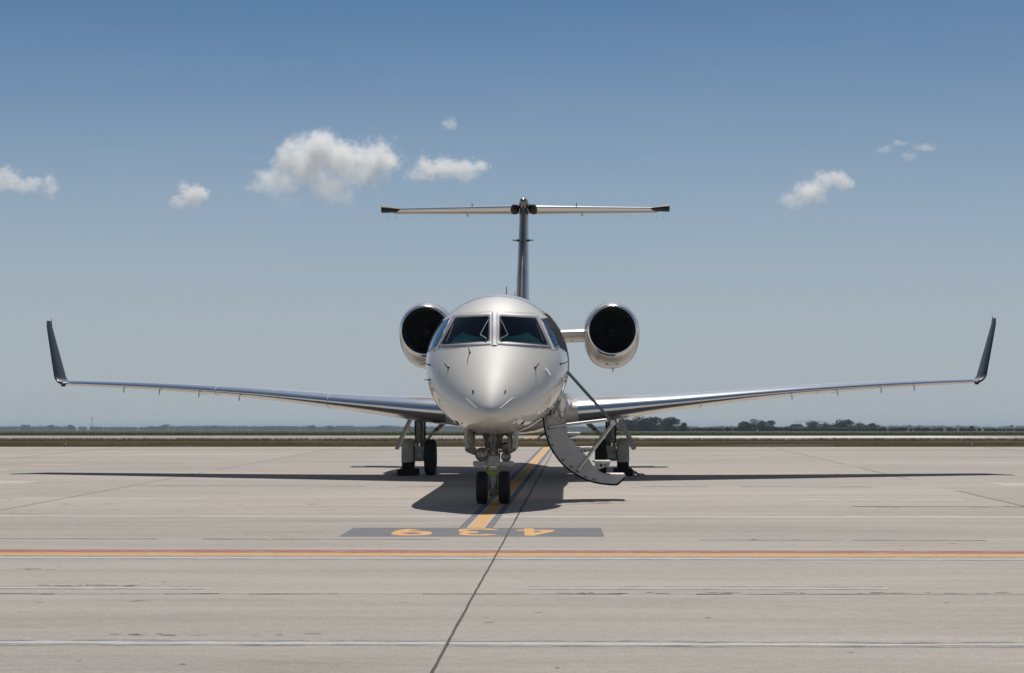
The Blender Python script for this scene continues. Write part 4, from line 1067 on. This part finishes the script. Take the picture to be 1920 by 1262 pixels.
for sx in (-.171, .171):
    tyre(nose, Vector((ngx + sx, NY, ax_z)), .247, .172); rimm(nose, Vector((ngx + sx, NY, ax_z)), .247, .172)
for (px, py, r_) in ((903.8, 852, .098), (947.6, 837.6, .068), (948.8, 856.6, .070)):
    c = N_(px, py, -.14)
    MB().lathe([(.0, r_ * .97), (-.016, r_), (-.008, r_ * 1.10), (.02, r_ * 1.08), (.05, r_ * .85), (.10, r_ * .45), (.11, 0)], c, (0, 1, 0), n=32).build('lamp_housing', M_GEARD, nose)
    MB().lathe([(.030, 0), (.026, r_ * .45), (.012, r_ * .8), (-0.006, r_ * .99)], c, (0, 1, 0), n=32).build('landing_light', M_LENS, nose, smooth=False)
lb = MB(); lb.tube(N_(908, 843, -.05), N_(920, 846, 0), .016, n=8).tube(N_(941, 846.5, -.12), N_(958, 847, -.12), .014, n=8).tube(N_(936, 845, 0), N_(940, 846.5, -.1), .016, n=8).tube(N_(936.5, 843, -.05), N_(936.5, 862, -.05), .012, n=8).tube(N_(908, 862, -.1), N_(914, 866, -.1), .012, n=8)
lb.build('lamp_bracket', M_GEARD, nose)
# gear legs braces and hoses
hs = MB(); hs.poly([N_(917, 845, -.08), N_(914, 855, -.1), N_(917, 866, -.1)], .007, 6).poly([N_(933, 845, -.08), N_(935, 856, -.1), N_(932, 868, -.1)], .007, 6).poly([N_(930, 832, -.12), N_(934, 842, -.1), N_(932, 850, -.1), N_(928, 862, -.1)], .005, 6); hs.build('hydraulic_hose', M_BLACK, nose)
MB().tube(Vector((ngx - .1, NY + .02, .85)), Vector((ngx - .14, NY + .75, 1.42)), .03, n=10).tube(Vector((ngx + .1, NY + .02, .85)), Vector((ngx + .14, NY + .75, 1.42)), .03, n=10).build('drag_brace', M_GEAR, nose)
# bay doors: curved shells hanging down
for sg, (xo, xi) in ((-1, (871, 889.5)), (1, (967.5, 953.5))):
    top = [(xo, 803), (xi, 803)]; mb = MB(); n = 10; V = []
    for k in range(n + 1):
        t = k / n; py = 803 + 44 * t; bend = 3.0 * sg * math.sin(PI * t) - sg * 5 * t ** 3 * 1
        a = P(xo + bend * .5 - (0 if sg < 0 else 0), py, NY - .38 + .06 * t ** 3); V.append(a)
    out = [v for v in V]; inn_ = [v + Vector((-sg * .055, .0, .0)) for v in V]
    mb.prism(out + inn_[::-1], (0, .95, 0)); dr = fix_normals(mb.build('nose_gear_door', M_GEAR, nose, smooth=False))
    # inner stiffener and rounded toe
    a = P((xo + xi) / 2 + (1 if sg < 0 else -1), 828, NY - .30); MB().box(a + Vector((-sg * .03, .2, .0)), (.06, .5, .36), bevel=.02).build('door_stiffener', M_GEARD, nose)
    b0 = P(xo - sg * 2.5, 846, NY - .36); b1 = P(xi, 854, NY - .30); MB().prism([P(xo - sg * .5, 842, NY - .37), P(xi, 842, NY - .34), P(xi, 853.5, NY - .30), P(xo - sg * 9, 850, NY - .33), P(xo - sg * 2, 846, NY - .36)], (0, .8, 0)).build('door_toe', M_GEARD, nose, smooth=False)
MB().prism([P(969, 808, NY + .5), P(971.5, 808, NY + .5), P(971.5, 838, NY + .5), P(969, 842, NY + .5)], (0, .25, 0)).build('rear_gear_door', M_GEAR, nose, smooth=False)

# main gear, station 14.5
MY = 14.45
for side in (1, -1):
    def G_(px, py, dy=0.0):                 # given for the picture's left gear; mirrored for the right
        p = P(px, py, MY + dy); return Vector((p.x * -side, p.y, p.z)) if True else p
    # mirror: left gear lies at negative x
    sx = side
    X = 2.045 * sx
    def Q(dx, z, dy=0.0): return Vector((X + dx * sx, MY + dy, z))     # dx outboard positive
    g = MB().tube(Q(0, 1.35), Q(0, .72), .088, .088, n=24).tube(Q(0, .74), Q(0, .68), .10, .10, n=24).build('main_landing_gear', M_GEARD, jet)
    MB().tube(Q(-.11, 1.3, .05), Q(-.11, .75, .05), .022, n=10).tube(Q(.10, 1.3, -.05), Q(.08, .7, -.05), .012, n=8).build('brake_line', M_BLACK, g)
    MB().tube(Q(0, .70), Q(0, .46), .06, n=20).build('oleo_piston', M_CHROME, g)
    tk = MB(); tk.prism([Q(-.10, .62, -.1), Q(.08, .62, -.1), Q(.12, .46, -.1), Q(.10, .30, -.1), Q(-.10, .30, -.1), Q(-.14, .46, -.1)], (0, .14, 0)); tk.box(Q(0, .42, -.13), (.2, .05, .16), bevel=.02); tk.tube(Q(-.02, .55, -.12), Q(-.02, .55, -.16), .022, n=12); tk.build('torque_link', M_GEAR, g, smooth=False)
    MB().tube(Q(-.30, .381), Q(.30, .381), .05, n=16).build('axle', M_GEARD, g)
    for dx in (-.235, .235):
        tyre(g, Q(dx, .381), .381, .242); rimm(g, Q(dx, .381), .381, .242)
    # cloth cover over the upper part of the outer wheel
    cv = MB(); n = 40; prof = [(-.128, .26), (-.128, .30), (-.118, .36), (-.08, .392), (0, .397), (.08, .392), (.118, .36), (.128, .30), (.128, .20)]
    for k in range(n + 1):
        a = R(-14) + R(208) * k / n
        for (t, r_) in prof: cv.v.append(Q(.235 + t, .381 + r_ * math.sin(a), -r_ * math.cos(a)))
    for k in range(n):
        for i in range(len(prof) - 1): q = k * len(prof) + i; cv.f.append((q, q + 1, q + 1 + len(prof), q + len(prof)))
    fix_normals(cv.build('wheel_cover', M_RUBG, g))
    # side brace inboard with its elbow
    MB().tube(Q(-.06, .62, .03), Q(-.36, 1.0, .08), .035, .028, n=10).tube(Q(-.34, .96, .05), Q(-.53, 1.12, .1), .045, .045, n=10).box(Q(-.46, 1.10, .08), (.1, .05, .16), rot=Matrix.Rotation(R(-35) * -sx, 3, 'Y'), bevel=.015).tube(Q(-.37, .975, -.03), Q(-.37, .975, .12), .055, n=16).build('side_brace', M_GEAR, g)
    MB().tube(Q(-.37, .975, -.045), Q(-.37, .975, -.03), .028, n=14).build('brace_pivot', M_BLACK, g)
    # leg door outboard, slanting
    dd = MB(); dd.prism([Q(.13, 1.27, -.1), Q(.21, 1.25, -.1), Q(.49, .66, -.1), Q(.52, .56, -.1), Q(.47, .545, -.1), Q(.42, .66, -.1)], (0, .55, 0)); dd.build('leg_door', M_GEAR, g, smooth=False)
    MB().tube(Q(.25, .98, .1), Q(.08, .84, .05), .009, n=6).tube(Q(.25, 1.04, .1), Q(.08, .92, .05), .009, n=6).build('door_link', M_GEARD, g)

# wheel chocks: own things
for side in (1, -1):
    ch = bpy.data.objects.new('wheel_chock', None); C.objects.link(ch)
    p = M_ROOT_A @ Vector((2.045 * side + .235 * side, MY - .42, 0)); ch.matrix_world = TA @ Matrix.Translation(p) @ Matrix.Rotation(R(-1.57), 4, 'Z')
    tag(ch, 'black rubber chock against the outer wheel of the %s main gear' % ('right-hand' if side > 0 else 'left-hand'), 'wheel chock', 'chocks at the main wheels')
    for yo in (-.0, .84):
        s_ = 1 if yo == 0 else -1
        mb = MB().prism([(-.20, yo - .10 * s_, .0), (-.20, yo + .12 * s_, .0), (-.20, yo + .05 * s_, .13), (-.20, yo - .04 * s_, .14)], (.40, 0, 0))
        fix_normals(mb.build('rubber_block', M_BLACK, ch, smooth=False))
    rp = MB(); pts = [(.24 * side, 0, .07), (.30 * side, .1, .03), (.36 * side, .3, .02), (.32 * side, .6, .03), (.24 * side, .84, .07)]
    rp.poly([Vector(p) for p in pts], .012, 8)
    if side > 0: rp.poly([Vector((.25, 0, .06)), Vector((.31, -.06, .03)), Vector((.38, -.03, .04)), Vector((.44, -.05, .02))], .014, 8)
    rp.build('rope', M_GEARD, ch)
    if side < 0: MB().poly([Vector((-.24, -.05, .02)), Vector((-.26, -.06, .06)), Vector((-.25, -.05, .11))], .010, 8).build('handle', M_SILVER, ch)

# ---------------------------------------------------------------- air stair door
SY0, SY1 = 3.18, 3.86
def S_(px, py, y=SY0): return P(px, py, y)
outer = [(1018.6, 779), (1020.5, 801.7), (1024, 816), (1029, 832), (1037, 847), (1048, 862.5), (1059, 874.5), (1072.7, 885), (1086, 893), (1101, 900.5), (1115, 904.5), (1128, 907), (1145, 908.8), (1157, 909), (1172.6, 895.5)]
inner = [(1036, 779), (1045, 789), (1053.7, 801.7), (1067, 820), (1082, 839.7), (1095, 851), (1105, 862.5), (1111, 873), (1119, 882.5), (1133.6, 890.5), (1150, 891.5), (1171.6, 891.5)]
op = [S_(*p) for p in outer]; ip = [S_(*p) for p in inner]
# outer curved skin
skin = MB(); t_ = .018
n = len(op)
sk_in = []
for i in range(n):
    a = op[max(i - 1, 0)]; b = op[min(i + 1, n - 1)]; d = (b - a).normalized(); nn = Vector((-d.z, 0, d.x)); nn = nn if nn.z > 0 or nn.x > 0 else -nn; sk_in.append(op[i] + nn * t_)
skin.prism(op + sk_in[::-1], (0, SY1 - SY0, 0)); stair = fix_normals(skin.build('air_stair_door', M_PAINT2, jet, angle=35))
MB().poly([p + Vector((0, -.004, 0)) for p in op], .014, 8).build('door_seal', M_BLACK, stair)
for yy in (SY0 + .001, SY1 - .03):
    o_ = [Vector((p.x + (q.x - p.x) * 0, yy, p.z)) for p, q in zip(sk_in, sk_in)]; i_ = [Vector((p.x, yy, p.z)) for p in ip]
    # strip between outer and inner curves, resampled
    A = dens([(p.x, p.z) for p in o_], 2)
    def resamp(pts, m_):
        L = [0]; 
        for a, b in zip(pts[:-1], pts[1:]): L.append(L[-1] + (b - a).length)
        out = []; k = 0
        for i in range(m_):
            s = L[-1] * i / (m_ - 1)
            while k < len(L) - 2 and L[k + 1] < s: k += 1
            out.append(pts[k].lerp(pts[k + 1], (s - L[k]) / (L[k + 1] - L[k])))
        return out
    a_ = resamp(o_, 40); b_ = resamp(i_, 40); mb = MB()
    v = a_ + b_ + [p + Vector((0, .028, 0)) for p in a_ + b_]; f = []
    for i in range(39):
        f += [(i, i + 1, 40 + i + 1, 40 + i), (80 + i, 120 + i, 120 + i + 1, 80 + i + 1), (i, 80 + i, 80 + i + 1, i + 1), (40 + i, 40 + i + 1, 120 + i + 1, 120 + i)]
    f += [(0, 40, 120, 80), (39, 119, 159, 79)]
    mb.add(v, f); fix_normals(mb.build('stair_side_panel', M_STAIR, stair, smooth=False))
# edge brackets along the outer curve
bk = MB()
for px, py in ((1029, 803.5), (1028.5, 819), (1035, 834.5), (1056, 862.5), (1071, 875), (1083, 884), (1098, 894), (1114, 899)):
    c = S_(px, py); bk.box(c + Vector((0, -.012, 0)), (.05, .018, .030), rot=Matrix.Rotation(R(25), 3, 'Y'), bevel=.004)
bk.build('latch_fitting', M_GEARD, stair)
# steps
def stepbox(x0, x1, py, hh, slant=0, name='stair_step'):
    a = S_(x0, py); b = S_(x1, py); L = b.x - a.x
    st_ = MB(); st_.box(Vector(((a.x + b.x) / 2, (SY0 + SY1) / 2 + .03, a.z)), (L, SY1 - SY0 - .06, .022), bevel=.004)
    s = st_.build(name, M_STEP, stair)
    return s, a, b
def bracket(pts, holes):
    q = [S_(*p, SY0 - .005) for p in pts]; MB().prism(q, (0, .02, 0)).build('step_bracket', M_STEP, stair, smooth=False)
    h = MB()
    for (px, py, r_) in holes:
        c = S_(px, py, SY0 - .006); h.tube(c, c + Vector((0, -.004, 0)), r_ / 117, n=14)
    h.build('lightening_hole', M_BLACK, stair)
stepbox(1040, 1060, 787, .02); bracket([(1044, 787), (1060, 787), (1059, 791), (1044, 796)], [(1047, 791, 1.0), (1051, 790.5, .9), (1055, 790, .7)])
stepbox(1056, 1088.5, 812.5, .02); bracket([(1064, 813), (1088, 813), (1086, 817), (1068, 821)], [(1067.5, 818, 1.5), (1072, 817.5, 1.2), (1077, 817, 1.0), (1082, 816, .7)])
stepbox(1080, 1117, 840, .02); bracket([(1083, 840.5), (1116, 840.5), (1115, 845), (1092, 849), (1086, 846)], [(1090.5, 845.5, 1.6), (1097, 845, 1.7), (1104, 844, 1.4), (1110, 843.5, 1.0)])
stepbox(1112, 1145.5, 866, .02); bracket([(1115, 867), (1144.5, 867), (1143, 873), (1120, 881), (1110, 875), (1116, 872)], [(1120, 872.5, 1.3), (1127, 872.5, 2.6), (1134.5, 872, 1.5), (1140, 870.5, 1.1), (1120, 877.5, .8)])
stepbox(1139, 1172, 890.5, .02); bracket([(1141, 890), (1172, 890), (1172.5, 894), (1160, 897), (1146, 895)], [])
e0 = S_(1172, 891, SY0); MB().box(e0 + Vector((-.01, (SY1 - SY0) / 2, -.01)), (.035, SY1 - SY0, .05), rot=Matrix.Rotation(R(-30), 3, 'Y'), bevel=.008).build('stair_lip', M_SILVER, stair)
# rails (both sides of the stair)
for yy, rr in ((SY0 + .0, 1), (SY1 + .0, 1)):
    dyy = yy - SY0
    A0, A1, A2, A3 = (S_(*p, SY0) + Vector((0, dyy, 0)) for p in ((1062, 694.5), (1150, 792.5), (1163, 800.5), (1188, 844)))
    MB().poly([A0, A1, A2], .021, 12).build('handrail', M_RAIL, stair)
    MB().poly([A2, S_(1175, 813) + Vector((0, dyy, 0)), A3], .014, 10).build('rail_extension', M_GEARD, stair)
    MB().tube(S_(1029, 801) + Vector((0, dyy, 0)), S_(1141, 787.5) + Vector((0, dyy, 0)), .026, .022, n=12).build('folding_rail', M_SILVER, stair)
    MB().tube(S_(1150.5, 794) + Vector((0, dyy - .03, 0)), S_(1084, 882) + Vector((0, dyy - .03, 0)), .020, n=12).build('rail_strut', M_SILVER, stair)
    MB().tube(S_(1147, 797) + Vector((0, dyy + .02, 0)), S_(1108, 843) + Vector((0, dyy + .02, 0)), .010, n=8).build('rail_strut', M_RAIL, stair)
hk = S_(1149, 793, SY0 - .03); MB().tube(hk + Vector((0, -.02, 0)), hk + Vector((0, .05, 0)), .045, n=18).build('rail_pivot', M_SILVER, stair)
# links between sill and door
lk_ = MB(); lk_.poly([S_(1038, 758, SY0 + .1), S_(1034, 775, SY0 + .1), S_(1037, 790, SY0 + .1)], .022, 10).poly([S_(1042, 752, SY0 + .2), S_(1050, 775, SY0 + .2), S_(1052, 788, SY0 + .2)], .020, 10).poly([S_(1044, 750, SY0 + .25), S_(1050, 756, SY0 + .2)], .014, 8)
lk_.box(S_(1030, 788, SY0), (.10, .05, .14), bevel=.012).build('hinge_arm', M_GEAR, stair)
ck = S_(1056, 806, SY0 + .1); MB().tube(ck, ck + Vector((0, .03, 0)), .075, n=24).build('cable_drum', M_STAIR, stair)
MB().poly([S_(1023, 813), S_(1014, 818), S_(1008, 822)], .012, 8).build('stair_handle', M_BLACK, stair)
# the roof blade, beacon under the belly
MB().lathe([(0, .05), (.04, .05), (.08, .03), (.09, 0)], (0, 9, .99), (0, 0, -1), n=16).build('belly_beacon', M_DARKM, jet)

# ------------------------------------------------------------------ haze
hz = MB().box((0, 1500, 14), (16000, 15600, 36)).build('haze', None, smooth=False) if False else None
mh = bpy.data.materials.new('haze_air'); mh.use_nodes = True; t = mh.node_tree; t.nodes.clear()
o_ = t.nodes.new('ShaderNodeOutputMaterial'); pv = t.nodes.new('ShaderNodeVolumePrincipled')
pv.inputs['Color'].default_value = (.66, .82, 1.0, 1); pv.inputs['Density'].default_value = .00012; pv.inputs['Anisotropy'].default_value = 0.0
t.links.new(pv.outputs[0], o_.inputs['Volume'])
hb = MB().box((0, 1500, 7.5), (15000, 16000, 23)); hz = hb.build('haze', mh, smooth=False); hz['kind'] = 'stuff'; hz['label'] = 'thin pale blue haze over the airfield'; hz['category'] = 'haze'
